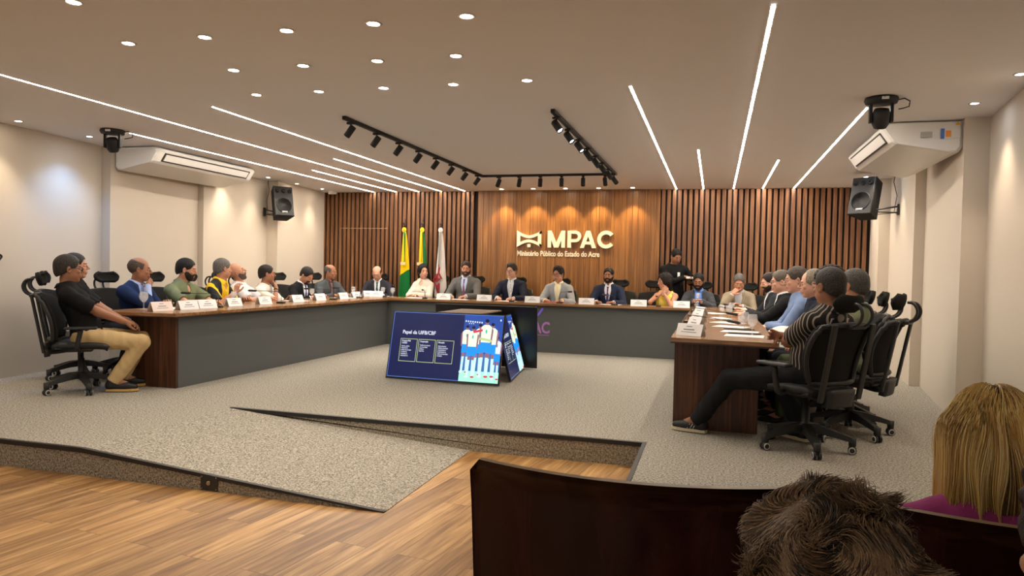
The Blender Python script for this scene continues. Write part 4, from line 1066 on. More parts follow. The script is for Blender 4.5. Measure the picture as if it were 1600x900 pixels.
def hand_prims(wr, fd, pn, side, curl=25, spread=0.0, s_=1.0, thumb=1, grip=0):
    """wr wrist, fd finger direction, pn palm normal (out of the palm), side=+1: thumb towards cross(fd,pn)"""
    fd = np.asarray(fd, float); fd = fd / np.linalg.norm(fd); pn = np.asarray(pn, float); pn = pn - fd * pn.dot(fd); pn = pn / np.linalg.norm(pn)
    tv_ = np.cross(fd, pn) * side
    P = []; w = np.asarray(wr, float)
    P.append(cap(w - fd * 0.03, w + fd * 0.015, 0.0265 * s_, 0.026 * s_, 0.01))
    offs = [0.030, 0.010, -0.011, -0.030]; ln = [0.070, 0.078, 0.072, 0.056]; kn = [0.088, 0.092, 0.088, 0.080]
    for i in range(4):
        k0 = w + fd * kn[i] * s_ + tv_ * offs[i] * s_
        P.append(cap(w + fd * 0.02 * s_ + tv_ * offs[i] * 0.55 * s_, k0, 0.0145 * s_, 0.0115 * s_, 0.012))
        p = k0; d = fd + tv_ * (1.5 - i) * 0.07 * (1 + spread); d /= np.linalg.norm(d); a = curl * (0.8 + 0.12 * i)
        for j, fr_ in enumerate((0.46, 0.30, 0.24)):
            ax = math.radians(a * (0.55 if j == 0 else 1.0 if j == 1 else 0.7))
            d = d * math.cos(ax) + (pn - d * pn.dot(d)) / max(1e-6, np.linalg.norm(pn - d * pn.dot(d))) * math.sin(ax)
            q = p + d * ln[i] * fr_ * s_
            P.append(cap(p, q, (0.0098 - 0.0008 * j) * s_, (0.0092 - 0.0010 * j) * s_, 0.003)); p = q
    b = w + fd * 0.022 * s_ + tv_ * 0.022 * s_ + pn * 0.006
    d = fd * 0.62 + tv_ * (0.72 if not grip else 0.35) + pn * (0.3 if not grip else 0.65); d /= np.linalg.norm(d)
    q = b + d * 0.038 * s_; P.append(cap(b, q, 0.0165 * s_, 0.012 * s_, 0.012))
    d2 = d * 0.8 + fd * 0.5 + pn * 0.1; d2 /= np.linalg.norm(d2); q2 = q + d2 * 0.03 * s_; P.append(cap(q, q2, 0.0115 * s_, 0.0105 * s_, 0.004))
    d3 = d2 * 0.7 + fd * 0.6; d3 /= np.linalg.norm(d3); P.append(cap(q2, q2 + d3 * 0.024 * s_, 0.0105 * s_, 0.0085 * s_, 0.003))
    return P

def person(lb, x, y, face, skin='tan', hip=0.53, lean=4, slide=0.0, head=(0, 0, 0), scale=1.0, w=1.0, belly=0.0, fem=False,
           hair='short', hc=(30, 24, 20), beard=None, bc=None, glasses=None, top='suit', tc=(40, 42, 48), shirt=(225, 228, 235), tie=None,
           pants=(30, 32, 38), R_=None, L_=None, legs=None, stand=False, h=0.010, hh=0.0046, hs=1.06, shoes=(18, 16, 15), top_mat=None, ankle=True, cup=None, zoff=0.0, sole=None, watch=None, straight=False, fuzz=None):
    root = thing('person', lb, 'person', (x, y, zoff), R(face)); root.scale = (scale,) * 3
    sh_w = (0.176 if not fem else 0.150) * w
    la = math.radians(lean); up = V(0, math.sin(la), math.cos(la)); fw = V(0, math.cos(la), -math.sin(la)); rt = V(1, 0, 0)
    Rt = np.stack([rt, fw, up], 1)
    hip += 0.0 if stand else 0.022
    pel = V(0, 0, hip)
    def T(a, b, c): return pel + rt * a + fw * b + up * c
    TO = [ell(T(0, -0.01, 0.0), (0.165 * w, 0.115 + belly * .3, 0.11), Rt, 0.05),
          ell(T(0, 0.012 + belly * 0.35, 0.14), (0.140 * w + belly * .45, 0.100 + belly, 0.15), Rt, 0.06),
          ell(T(0, 0.0, 0.33), (0.155 * w, 0.105 + belly * .3, 0.17), Rt, 0.06)]
    if fem: TO += [ell(T(s_ * 0.07, 0.085, 0.30), (0.062, 0.05, 0.06), Rt, 0.04) for s_ in (-1, 1)]
    TO += [cap(T(s_ * 0.03, -0.02, 0.455), T(s_ * sh_w * .88, -0.01, 0.415), 0.058, 0.052, 0.03) for s_ in (-1, 1)]
    TO += [cap(T(-0.02, -0.015, 0.46), T(0.02, -0.015, 0.46), 0.058, 0.058, 0.04)]
    nb = T(0, -0.015, 0.47)
    Rh = Rt @ np.eye(3)
    lean_h = rotm(head[0], head[1], head[2])          # head relative to upright
    nk = nb + up * 0.047 + V(0, 0.012, 0)
    hc0 = nk + lean_h @ V(0, 0.016, 0.118) * hs
    NE = [cap(nb - up * .02, nk + lean_h @ V(0, 0.0, 0.04), 0.064 * (0.80 if fem else 1), 0.057 * (0.80 if fem else 1), 0.03)]
    def HD(a, b, c): return hc0 + lean_h @ V(a, b, c) * hs
    def hE(c, r, k=0.012, op='u', Rm=None): return ell(HD(*c), np.array(r) * hs, lean_h if Rm is None else lean_h @ Rm, k, op)
    def hC(a, b, ra, rb, k=0.006, op='u'): return cap(HD(*a), HD(*b), ra * hs, rb * hs, k, op)
    jw = 0.9 if fem else 1.0
    HE = [hE((0, -0.014, 0.034), (0.076, 0.094, 0.086), 0.02), hE((0, 0.024, -0.030), (0.060 * jw, 0.064, 0.078), 0.025),
          hE((0, 0.058, -0.092), (0.026 * jw, 0.020, 0.018), 0.02), hE((0, 0.0, -0.05), (0.064 * jw, 0.05, 0.045), 0.03),
          hC((-0.032, 0.080, 0.024), (0.032, 0.080, 0.024), 0.0085, 0.0085, 0.012),
          hE((-0.038, 0.066, -0.022), (0.018, 0.014, 0.014), 0.014), hE((0.038, 0.066, -0.022), (0.018, 0.014, 0.014), 0.014),
          hE((-0.030, 0.093, 0.004), (0.015, 0.012, 0.010), 0.008, 's'), hE((0.030, 0.093, 0.004), (0.015, 0.012, 0.010), 0.008, 's'),
          hE((-0.030, 0.074, 0.003), (0.0150, 0.0135, 0.0120), 0.003), hE((0.030, 0.074, 0.003), (0.0150, 0.0135, 0.0120), 0.003),
          hC((0, 0.086, 0.014), (0, 0.106, -0.022), 0.0065, 0.0105, 0.006), hE((-0.011, 0.094, -0.027), (0.007, 0.009, 0.006), 0.005), hE((0.011, 0.094, -0.027), (0.007, 0.009, 0.006), 0.005),
          hE((0, 0.080, -0.056), (0.026, 0.012, 0.020), 0.012),
          hC((-0.017, 0.086, -0.0535), (0.017, 0.086, -0.0535), 0.0045, 0.0045, 0.003), hC((-0.015, 0.086, -0.063), (0.015, 0.086, -0.063), 0.0052, 0.0052, 0.003)]
    for s_ in (-1, 1):
        Re = rotm(s_ * -18, 0, 0)
        HE += [hE((s_ * 0.078, -0.004, -0.004), (0.006, 0.018, 0.030), 0.006, 'u', Re), hE((s_ * 0.084, 0.001, -0.002), (0.004, 0.009, 0.017), 0.004, 's', Re)]
    # arms
    S = {'R': T(sh_w, -0.01, 0.405), 'L': T(-sh_w, -0.01, 0.405)}
    A = {}; l1, l2 = (0.285, 0.255) if not fem else (0.265, 0.235)
    af = 0.88 if fem else 1.0 * (0.5 + 0.5 * w)
    if stand: dfl = dict(t=(0.22, 0.08, 0.78))
    for sd, sg, spec in (('R', 1, R_), ('L', -1, L_)):
        spec = spec or {}
        t_ = spec.get('t', (0.13, 0.40, 0.775)); t_ = V(t_[0] * sg, t_[1], t_[2])
        hint = spec.get('e', (0.7, -0.2, -0.8)); hint = V(hint[0] * sg, hint[1], hint[2])
        el, wr = ik(S[sd], t_, l1, l2, hint)
        fdv = spec.get('f', None)
        fdv = (wr - el) / np.linalg.norm(wr - el) if fdv is None else V(fdv[0] * sg, fdv[1], fdv[2])
        pn = spec.get('p', (0, 0, -1)); pn = V(pn[0] * sg, pn[1], pn[2])
        U_ = [cap(S[sd], el, 0.050 * af, 0.040 * af, 0.03)]; F_ = [cap(el, wr, 0.042 * af, 0.0265 * af, 0.012)]
        hp = hand_prims(wr, fdv, pn, spec.get('s', -sg), spec.get('c', 28), 0, spec.get('hs', 0.98 if not fem else 0.9), grip=spec.get('g', 0))
        A[sd] = dict(S=S[sd], el=el, wr=wr, U=U_, F=F_, H=hp, sg=sg)
    # legs
    LG = []; FT = []; SH = []; LEGS = []
    lg = legs or {}
    for sd, sg in (('R', 1), ('L', -1)):
        q = lg.get(sd, {})
        hj = pel + V(sg * 0.09 * w, 0.0, -0.02)
        if stand: kd = (0.10, 0.04, 0.50); ad = (0.10, 0.0, 0.09)
        else: kd = (0.14, 0.42, 0.52); ad = (0.13, 0.43, 0.10)
        kn = q.get('k', kd); an = q.get('a', ad)
        kn = V(kn[0] * sg, kn[1], kn[2]); an = V(an[0] * sg, an[1], an[2])
        fdv = q.get('f', (0.12, 1, -0.05)); fdv = V(fdv[0] * sg, fdv[1], fdv[2]); fdv /= np.linalg.norm(fdv)
        LEGS.append((hj, kn, an, fdv))
        LG += [cap(hj, kn, 0.088 * (0.6 + 0.4 * w), 0.060, 0.04), cap(kn, kn * 0.62 + an * 0.38, 0.058, 0.055, 0.02), cap(kn * .62 + an * .38, an, 0.055, 0.040, 0.02)]
        FT += [cap(an, an + fdv * 0.11 + V(0, 0, -0.045), 0.038, 0.032, 0.02)]
    fineb = (hc0 - 0.135 * hs, hc0 + 0.135 * hs)
    fine = ([(fineb[0][i], fineb[1][i]) for i in range(3)], hh)
    prims = TO + NE + A['R']['U'] + A['R']['F'] + A['L']['U'] + A['L']['F'] + LG + FT + HE
    extra = []
    for sd in 'RL':
        P = A[sd]['H']; lo, hi = bounds(P, 0.012); hx = max(0.0036, hh * .8)
        ax = [axis(lo[i], hi[i], hx) for i in range(3)]
        D = field(P, *ax); D[0] = D[-1] = 0.1; D[:, 0] = D[:, -1] = 0.1; D[:, :, 0] = D[:, :, -1] = 0.1
        extra.append(nets(D, *ax))
    inv = lean_h.T
    def lips(c):
        q = ((c - hc0) @ lean_h) / hs
        return ((np.abs(q[:, 0]) < 0.0175) & (q[:, 1] > 0.0875) & (q[:, 2] < -0.0500) & (q[:, 2] > -0.0675)).astype(int)
    sdf_obj('body', prims, h, [skin_mat(skin), lip_mat(skin)], root, fine=fine, extra=extra, mat_fn=lips)
    # eyes
    if hh < 0.0052:
        for s_ in (-1, 1):
            me = MB(); M = Matrix.Translation(Vector(HD(s_ * 0.030, 0.0765, 0.0022))) @ Matrix(lean_h.tolist()).to_4x4() @ Matrix.Scale(hs, 4)
            me.lathe([(0.0112 * math.sin(a_), 0.0128 * math.cos(a_)) for a_ in np.linspace(0.02, 1.45, 7)][::-1], 14, mi=0, M=M @ Matrix.Rotation(R(-90), 4, 'X') @ Matrix.Diagonal((1, 0.52, 1, 1)))
            me.lathe([(0.0052, 0.0126), (0.0002, 0.0134)], 10, mi=1, M=M @ Matrix.Rotation(R(-90), 4, 'X') @ Matrix.Diagonal((1, 0.9, 1, 1)))
            me.build('eye', [mat('eye_white', (0.55, 0.52, 0.48), 0.3), mat('eye_dark', (0.02, 0.012, 0.01), 0.2)], root)
    # hair
    hm = hair_mat(hc)
    def hpl(n, c):   # plane in head space
        nw = lean_h @ V(*n); return plane(nw, nw.dot(hc0) + c * hs)
    brow = [hC((s_ * 0.015, 0.0885, 0.0235), (s_ * 0.043, 0.0815, 0.0255), 0.0042, 0.0032, 0.002) for s_ in (-1, 1)]
    hr = None; nz = 0.0009; nf = 1.0; th = 0.011
    if hair in ('short', 'wavy', 'thin', 'grey', 'tall'):
        th = {'short': 0.007, 'wavy': 0.018, 'thin': 0.003, 'grey': 0.004, 'tall': 0.013}[hair]
        hr = [hE((0, -0.012, 0.042), (0.0765 + th * .35, 0.095 + th * .8, 0.083 + th), 0.01), hE((0, -0.034, -0.006), (0.0665, 0.074 + th * .5, 0.078), 0.02)]
        if hair in ('tall', 'wavy'): hr.append(hE((0, 0.02, 0.10), (0.06, 0.06, 0.034), 0.03))
        hr += [hE((s_ * 0.086, 0.004, -0.012), (0.022, 0.024, 0.036), 0.006, 's') for s_ in (-1, 1)] + [hE((0, 0.088, -0.020), (0.070, 0.060, 0.090), 0.010, 's'), hE((0, 0.03, -0.085), (0.1, 0.06, 0.06), 0.010, 's'), hpl((0, 0.55, -1.0), 0.012 if hair != 'thin' else 0.004)]
        if hair == 'wavy': nz = 0.004; nf = 0.5
    elif hair == 'ring':
        hr = [hE((0, -0.015, 0.034), (0.0785, 0.0965, 0.086), 0.01)] + [hE((s_ * 0.086, 0.004, -0.012), (0.022, 0.024, 0.036), 0.006, 's') for s_ in (-1, 1)] + [hE((0, 0.035, 0.115), (0.074, 0.105, 0.075), 0.01, 's'), hE((0, 0.095, 0.0), (0.085, 0.075, 0.12), 0.010, 's'), hpl((0, 0.45, -1.0), 0.02)]
        nz = 0.001
    elif hair == 'receding':
        hr = [hE((0, -0.020, 0.038), (0.084, 0.098, 0.094), 0.01), hE((0, 0.085, 0.06), (0.060, 0.055, 0.085), 0.010, 's'), hE((0, 0.095, -0.03), (0.075, 0.060, 0.1), 0.010, 's'), hpl((0, 0.5, -1.0), 0.016)]
    elif hair == 'stubble':
        hr = None
    elif hair in ('long', 'longcurly', 'bighair'):
        b_ = {'long': 0.013, 'longcurly': 0.022, 'bighair': 0.034}[hair]
        hr = [hE((0, -0.020, 0.036), (0.078 + b_, 0.094 + b_, 0.090 + b_ * .8), 0.02)]
        hr.append(hE((0, 0.088, -0.025), (0.062, 0.062, 0.098), 0.014, 's'))
        dn = {'long': 0.16, 'longcurly': 0.19, 'bighair': 0.18}[hair]
        lo_ = [HD(0, -0.045, 0.0), nb + V(0, -0.07, 0.03)]
        hr.append(cap(lo_[0], lo_[1], 0.078 + b_ * .6, 0.052 + b_, 0.03))
        for s_ in (-1, 1):
            hr.append(cap(HD(s_ * 0.062, -0.025, 0.0), nb + V(s_ * 0.085, -0.035, -0.02 if hair != 'long' else 0.05), 0.030 + b_ * .5, 0.026 + b_ * .6, 0.03))
        nz = 0.004 if hair != 'long' else 0.0018; nf = 0.55 if hair != 'long' else 0.9
    if hr is not None:
        lo, hi = bounds(hr, 0.02)
        sdf_obj('hair', hr, max(0.0042, hh * .95), hm, root, noise_amp=nz, nfreq=nf)
    sdf_obj('eyebrows', brow, 0.0026, hair_mat(hc if sum(hc) < 330 else (90, 80, 72)), root)
    if beard:
        bcol = hair_mat(bc or hc); e = 0.0065
        bd = [hE((0, 0.024, -0.030), (0.060 * jw + e, 0.064 + e, 0.078 + e), 0.02), hE((0, 0.060, -0.094), (0.028, 0.024, 0.022), 0.02), hE((0, 0.0, -0.05), (0.064 + e, 0.05, 0.047), 0.03),
              hC((-0.026, 0.082, -0.052), (0, 0.094, -0.042), 0.008, 0.008, 0.006), hC((0.026, 0.082, -0.052), (0, 0.094, -0.042), 0.008, 0.008, 0.006),
              hE((0, 0.100, -0.0585), (0.019, 0.016, 0.0085), 0.004, 's'), hE((-0.04, 0.075, 0.005), (0.036, 0.05, 0.045), 0.012, 's'), hE((0.04, 0.075, 0.005), (0.036, 0.05, 0.045), 0.012, 's'), hE((0, 0.11, 0.0), (0.022, 0.05, 0.040), 0.006, 's'),
              hpl((0, -1, -0.35), 0.014), hpl((0, 0.1, 1.0), -0.012)]
        if beard == 'goatee': bd += [hpl((1, 0, 0), 0.034), hpl((-1, 0, 0), 0.034)]
        sdf_obj('beard', bd, max(0.0040, hh * .9), bcol, root, noise_amp=0.0009)
    if glasses:
        g = MB(); r_ = 0.0012 if glasses == 'thin' else 0.0021
        for s_ in (-1, 1):
            lp = []
            for i in range(16):
                a_ = 2 * math.pi * i / 16; cx_ = math.cos(a_); sz_ = math.sin(a_)
                lp.append(tuple(HD(s_ * 0.031 + 0.0235 * (abs(cx_) ** .7) * (1 if cx_ > 0 else -1), 0.101 - 0.3 * abs(s_ * 0.031 + 0.023 * cx_) ** 1.0 * .25, 0.001 + 0.0165 * (abs(sz_) ** .75) * (1 if sz_ > 0 else -1))))
            g.tube(lp, r_ * hs, 6, closed=True)
            g.tube([tuple(HD(s_ * 0.054, 0.096, 0.008)), tuple(HD(s_ * 0.074, 0.08, 0.010)), tuple(HD(s_ * 0.083, 0.01, 0.010)), tuple(HD(s_ * 0.082, -0.012, -0.004))], r_ * hs, 6)
        g.tube([tuple(HD(-0.008, 0.101, 0.004)), tuple(HD(0.0, 0.104, 0.007)), tuple(HD(0.008, 0.101, 0.004))], r_ * hs, 6)
        g.build('glasses', mat('glasses_black', (0.01, 0.01, 0.01), 0.3) if glasses != 'thin' else mat('glasses_wire', (0.12, 0.11, 0.11), 0.3, 0.6), root)
    # ---- clothes
    def fy(prims_, X0, Z0):
        ys = np.arange(-0.05, 0.45, 0.004); D = field([p for p in prims_ if p[0] != 'pl'], np.array([X0]), ys, np.array([Z0]))[0, :, 0]
        k = np.nonzero(D < 0)[0]
        return ys[k[-1]] if len(k) else 0.0
    tmat = top_mat or cloth_mat(tc)
    def sleeves(t_, frac_u=1.0, frac_f=1.0, flare=0.0, k=0.03):
        out = []
        for sd in 'RL':
            a = A[sd]
            if frac_f <= 0:
                e_ = a['S'] + (a['el'] - a['S']) * frac_u
                out.append(cap(a['S'], e_, 0.052 * af + t_, 0.046 * af + t_ + flare, k, 'u', 'b'))
            else:
                wq = a['el'] + (a['wr'] - a['el']) * frac_f
                out += [cap(a['S'], a['el'], 0.051 * af + t_, 0.043 * af + t_, k), cap(a['el'], wq, 0.044 * af + t_, 0.034 * af + t_ * .9 + flare, 0.015, 'u', 'b')]
        return out
    def body_t(t_, zcut=-0.10): return [infl(p, t_) for p in TO]
    neck_cut = lambda r_, d_=0.0: cap(nb + up * (0.03 - d_), nb + up * 0.16 + V(0, 0.03, 0), r_, r_ + 0.02, 0.006, 's')
    hem = plane(-up, -(up.dot(pel) - (0.075 if not stand else 0.16)))
    if stand: TOx = TO + [cap(T(0, 0, -0.12), T(0, 0, 0.1), 0.13, 0.13, 0.05)]
    else: TOx = TO
    def collar(t_, m_, nme='collar', r0=0.066, open_=0.25, wing=0.0):
        c_ = MB(); cen = nb + up * 0.035 + V(0, 0.006, 0)
        n = 18; pts_o = []; vs = []; fs = []
        rr0 = r0 * (0.86 if fem else 1)
        for i in range(n + 1):
            a_ = math.radians(90) + open_ + (2 * math.pi - 2 * open_) * i / n
            dx, dy = math.cos(a_), math.sin(a_)
            fr = max(0, dy) ** 2
            for rr, zz in ((rr0 - 0.004, 0.030 - 0.022 * fr), (rr0 + 0.002, 0.034 - 0.022 * fr), (rr0 + 0.022 + wing, -0.004 - (0.045 + wing * 2) * fr + wing * .5), (rr0 + 0.014 + wing, -0.010 - (0.045 + wing * 2) * fr + wing * .5)):
                p = cen + rt * dx * rr + fw * dy * rr * 1.02 + up * zz; vs.append(p)
        for i in range(n):
            for j in range(4): fs.append((i * 4 + j, i * 4 + (j + 1) % 4, (i + 1) * 4 + (j + 1) % 4, (i + 1) * 4 + j))
        fs += [(3, 2, 1, 0), (n * 4, n * 4 + 1, n * 4 + 2, n * 4 + 3)]
        c_.add(vs, fs, 0, True); c_.build(nme, m_, root)
    sd_ = int(abs(x * 10) + abs(y * 7))
    vn = ell(T(0, 0.13 + belly * .3, 0.450), (0.032, 0.095, 0.052), Rt, 0.012, 's')
    if top in ('suit', 'blazer'):
        Zb = 0.17 if top == 'suit' else 0.16
        sp = body_t(0.010) + [neck_cut(0.062, 0.01), hem]
        shm = cloth_mat(shirt); cuffp = sleeves(0.004, 1, 1.0)
        sdf_obj('shirt', sp + cuffp, h, shm, root, fold=0.0015, seed=sd_)
        collar(0.01, shm)
        jp = [infl(p, 0.017, 0.04) for p in TOx] + sleeves(0.015, 1, 0.95, 0.002, 0.03)
        # V opening: wedge between neck and button
        vtop = T(0, 0.17, 0.50); vb = T(0, 0.17 + belly, Zb)
        wedge = []
        for i in range(26):
            f = i / 25; wdt = 0.004 + 0.070 * (f ** 0.9)
            c_ = T(0, 0.16 + belly * (1 - f), Zb + (0.50 - Zb) * f)
            wedge.append(ell(c_, (wdt, 0.135, 0.030), Rt, 0.004, 's'))
        lap = []
        jt = [infl(p, 0.017, 0.04) for p in TO]
        for s_ in (-1, 1):
            pts = []
            for i in range(5):
                f = i / 4; X0 = s_ * (0.012 + 0.070 * (1 - f) ** 0.9 + 0.006); Zl = Zb + 0.01 + (0.47 - Zb) * (1 - f)
                c_ = T(X0, 0, Zl); yy = fy(jt, c_[0], c_[2]); pts.append(V(c_[0], yy + 0.001, c_[2]))
            for i in range(4): lap.append(cap(pts[i], pts[i + 1], 0.010 if i else 0.012, 0.008 if i == 3 else 0.011, 0.006))
        sdf_obj('jacket', jp + [neck_cut(0.070, 0.02)] + wedge + lap + [hem], h, tmat, root, fold=0.0028, seed=sd_)
        if tie:
            tm = cloth_mat(tie, 0.6); tb = MB(); vs = []; fs = []
            zs_ = [(0.470, 0.014), (0.452, 0.017), (0.435, 0.011), (0.40, 0.015), (0.34, 0.021), (0.28, 0.026), (0.22, 0.030), (Zb - 0.02, 0.032)]
            base = body_t(0.010)
            for zz, hw in zs_:
                c_ = T(0, 0, zz); yy = max(fy(base, 0, c_[2]), T(0, 0.055, zz)[1]) + (0.012 if zz > 0.43 else 0.006)
                for dx, dy in ((-hw, -0.006), (0, 0.004), (hw, -0.006), (hw, -0.016), (-hw, -0.016)): vs.append(V(dx, yy + dy, c_[2]))
            for i in range(len(zs_) - 1):
                for j in range(5): fs.append((i * 5 + j, i * 5 + (j + 1) % 5, (i + 1) * 5 + (j + 1) % 5, (i + 1) * 5 + j))
            fs += [(4, 3, 2, 1, 0), tuple(range(len(zs_) * 5 - 5, len(zs_) * 5))]
            tb.add(vs, fs, 0, True); tb.build('tie', tm, root)
    elif top == 'short':
        sdf_obj('shirt', [infl(p, 0.013, 0.05) for p in TOx] + sleeves(0.012, 0.78, 0, 0.012, 0.022) + [neck_cut(0.066, 0.0), vn, hem], h, tmat, root, fold=0.003, seed=sd_)
        collar(0.01, tmat, r0=0.070, open_=0.32, wing=0.012)
        pk = MB(); z0, z1 = 0.30, 0.455; vs = []
        base = [infl(p, 0.013, 0.05) for p in TO]
        tb = []; 
        for zz in (0.36, 0.33, 0.30, 0.27, 0.24):
            c_ = T(0, 0, zz); yy = fy(base, 0, c_[2]); vs += [V(-0.012, yy + 0.003, c_[2]), V(0.012, yy + 0.003, c_[2]), V(0.012, yy - 0.006, c_[2]), V(-0.012, yy - 0.006, c_[2])]
        fs = [(i * 4 + j, i * 4 + (j + 1) % 4, (i + 1) * 4 + (j + 1) % 4, (i + 1) * 4 + j) for i in range(4) for j in range(4)] + [(3, 2, 1, 0), (16, 17, 18, 19)]
        pk.add(vs, fs); pk.build('placket', tmat, root)
    elif top == 'tee':
        sdf_obj('tshirt', [infl(p, 0.012, 0.05) for p in TOx] + sleeves(0.014, 0.80, 0, 0.012, 0.022) + [neck_cut(0.066, 0.01), hem], h, tmat, root, fold=0.003, seed=sd_)
    elif top == 'long':
        sdf_obj('shirt', [infl(p, 0.013, 0.05) for p in TOx] + sleeves(0.012, 1, 0.96, 0.003, 0.022) + [neck_cut(0.066 * (0.88 if fem else 1), 0.0 if not fem else 0.02)] + ([] if straight else [vn]) + [hem], h, tmat, root, fold=0.003, seed=sd_)
        if not straight: collar(0.01, tmat, r0=0.070, open_=0.32 if not fem else 0.55, wing=0.012)
    elif top == 'tank':
        sdf_obj('top', [infl(p, 0.007, 0.04) for p in TO[:3]] + ([infl(p, 0.008, 0.04) for p in TO[3:5]] if fem else []) + [cap(T(s_ * 0.085, 0.03, 0.36), T(s_ * 0.085, -0.01, 0.475), 0.040, 0.034, 0.02) for s_ in (-1, 1)] + [cap(T(0, 0.12, 0.47), T(0, 0.02, 0.50), 0.06, 0.07, 0.02, 's'), hem], h, tmat, root, fold=0.002, seed=sd_)
    # trousers / shoes
    if pants:
        TR = [infl(TO[0], 0.008, 0.05)] + [infl(p, 0.013, 0.04) for p in LG]
        TR = [infl(TO[0], 0.010, 0.05)]
        for (hj, kn, an, fdv) in LEGS:
            aa = kn + (an - kn) * 1.03
            TR += [cap(hj, kn, 0.098 * (0.6 + 0.4 * w), 0.073, 0.04), cap(kn, aa, 0.072, 0.062, 0.02, 'u', 'b')]
        sdf_obj('trousers', TR + [plane(up, up.dot(pel) + 0.10)], h, cloth_mat(pants), root, fold=0.004, seed=sd_ + 3)
        for (hj, kn, an, fdv) in LEGS:
            z0 = an[2] - 0.085; dn = V(0, 0, -1)
            sh = [cap(an + dn * 0.01 - fdv * 0.02, an + dn * 0.045 - fdv * 0.03, 0.042, 0.040, 0.02), cap(an + dn * 0.045 - fdv * 0.03, an + dn * 0.055 + fdv * 0.10, 0.040, 0.036, 0.03), cap(an + dn * 0.055 + fdv * 0.09, an + dn * 0.060 + fdv * 0.175, 0.040, 0.030, 0.03)]
            pz = [plane((0, 0, -1), -(an[2] - 0.078))] if abs(fdv[2]) < 0.2 else []
            so = sdf_obj('shoe', sh + pz, 0.007 if h < 0.012 else 0.009, mat('shoe_%d_%d_%d' % shoes, s2l(shoes), 0.5), root)
            if sole:
                zz = an[2] - 0.098; nn = np.array([-fdv[1], fdv[0], 0]); q = []
                for (a_, b_) in ((-0.072, 0.0), (-0.062, 0.030), (0.0, 0.036), (0.08, 0.044), (0.16, 0.040), (0.205, 0.018), (0.212, 0.0)):
                    q.append(an + fdv * a_ + nn * b_)
                q += [an + fdv * a_ - nn * b_ for (a_, b_) in ((0.205, 0.018), (0.16, 0.040), (0.08, 0.044), (0.0, 0.036), (-0.062, 0.030))]
                m_ = MB(); vs = [V(p[0], p[1], zz) for p in q] + [V(p[0], p[1], zz + 0.022) for p in q]; n = len(q)
                fs = [tuple(range(n)), tuple(reversed(range(n, 2 * n)))] + [(i, n + i, n + (i + 1) % n, (i + 1) % n) for i in range(n)]
                m_.add(vs, fs); m_.build('sole', mat('sole_%d_%d_%d' % sole, s2l(sole), 0.6), root)
    if watch:
        a = A[watch]; d = (a['wr'] - a['el']); d /= np.linalg.norm(d); c_ = a['wr'] - d * 0.035
        m_ = MB(); u = np.cross(d, V(0, 0, 1)); u /= np.linalg.norm(u); v_ = np.cross(d, u)
        m_.tube([tuple(c_ + (u * math.cos(t_) + v_ * math.sin(t_)) * 0.030) for t_ in np.linspace(0, 2 * math.pi, 15)[:-1]], 0.006, 6, closed=True)
        M2 = Matrix.Translation(Vector(c_ - v_ * 0.032 * 1.0)); m_.lathe([(0.001, -0.006), (0.02, -0.006), (0.02, 0.006), (0.001, 0.006)], 14, M=M2)
        m_.build('wristwatch', M_BLACK, root)
    return root, dict(HD=HD, Rh=lean_h, hc=hc0, hs=hs, T=T, A=A)
# ------------------------------------------------------------------ everybody at the desks
def sitter(lb, x, y, face, who, cf=None, cx=0.0, cy=0.0, back=0.05, **kw):
    """x,y: where the hips are; the chair sits slightly behind them"""
    cf = face if cf is None else cf
    a = R(cf); place_chair(x + math.sin(a) * back + cx, y - math.cos(a) * back + cy, cf, 'black office chair under the ' + who)
    return person(lb, x, y, face, **kw)
HND = dict(t=(0.10, 0.38, 0.785))
CHIN = dict(t=(0.03, 0.155, 0.985), e=(0.35, 0.5, -1), f=(-0.2, -0.05, 1), p=(-0.3, -0.9, 0), c=50)
# head of the left desk
o1, i1 = sitter('man in a black polo and khaki trousers, turned sideways at the near left desk end', -5.64, 5.36, -50, 'man in khaki trousers',
    skin='brown', lean=-19, hip=0.50, head=(14, 2, 0), hair='short', hc=(60, 56, 52), glasses='thick', top='short', tc=(20, 20, 22), pants=(196, 168, 122),
    R_=dict(t=(0.02, 0.34, 0.63), e=(0.8, -0.3, -0.5), f=(-0.5, 0.8, -0.2), p=(-0.5, 0, -0.8)), L_=dict(t=(0.05, 0.36, 0.62), e=(0.8, -0.3, -0.5), f=(-0.4, 0.8, -0.3), p=(-0.5, 0, -0.8)),
    legs=dict(R=dict(k=(0.13, 0.46, 0.46), a=(0.12, 0.23, 0.105), f=(0.2, 1, 0)), L=dict(k=(0.16, 0.46, 0.47), a=(0.14, 0.28, 0.105), f=(0.1, 1, 0))), h=0.0085, hh=0.0040, scale=1.0, hs=1.10, shoes=(24, 22, 24), sole=(196, 160, 96), w=1.05, belly=0.02)
sitter('man in a black top with white print, half hidden behind the man in khaki trousers', -6.31, 5.98, -52, 'half hidden man in the black top',
    skin='tan', lean=-12, hip=0.50, head=(0, 4, 0), hair='short', hc=(46, 42, 40), glasses=None, top='short', tc=(24, 24, 26), pants=(26, 28, 34),
    R_=dict(t=(0.04, 0.30, 0.64), e=(0.8, -0.3, -0.5)), L_=dict(t=(0.04, 0.32, 0.62), e=(0.8, -0.3, -0.5)), hs=1.12, legs=dict(R=dict(k=(0.13, 0.44, 0.50), a=(0.12, 0.36, 0.105)), L=dict(k=(0.14, 0.44, 0.50), a=(0.12, 0.36, 0.105))))
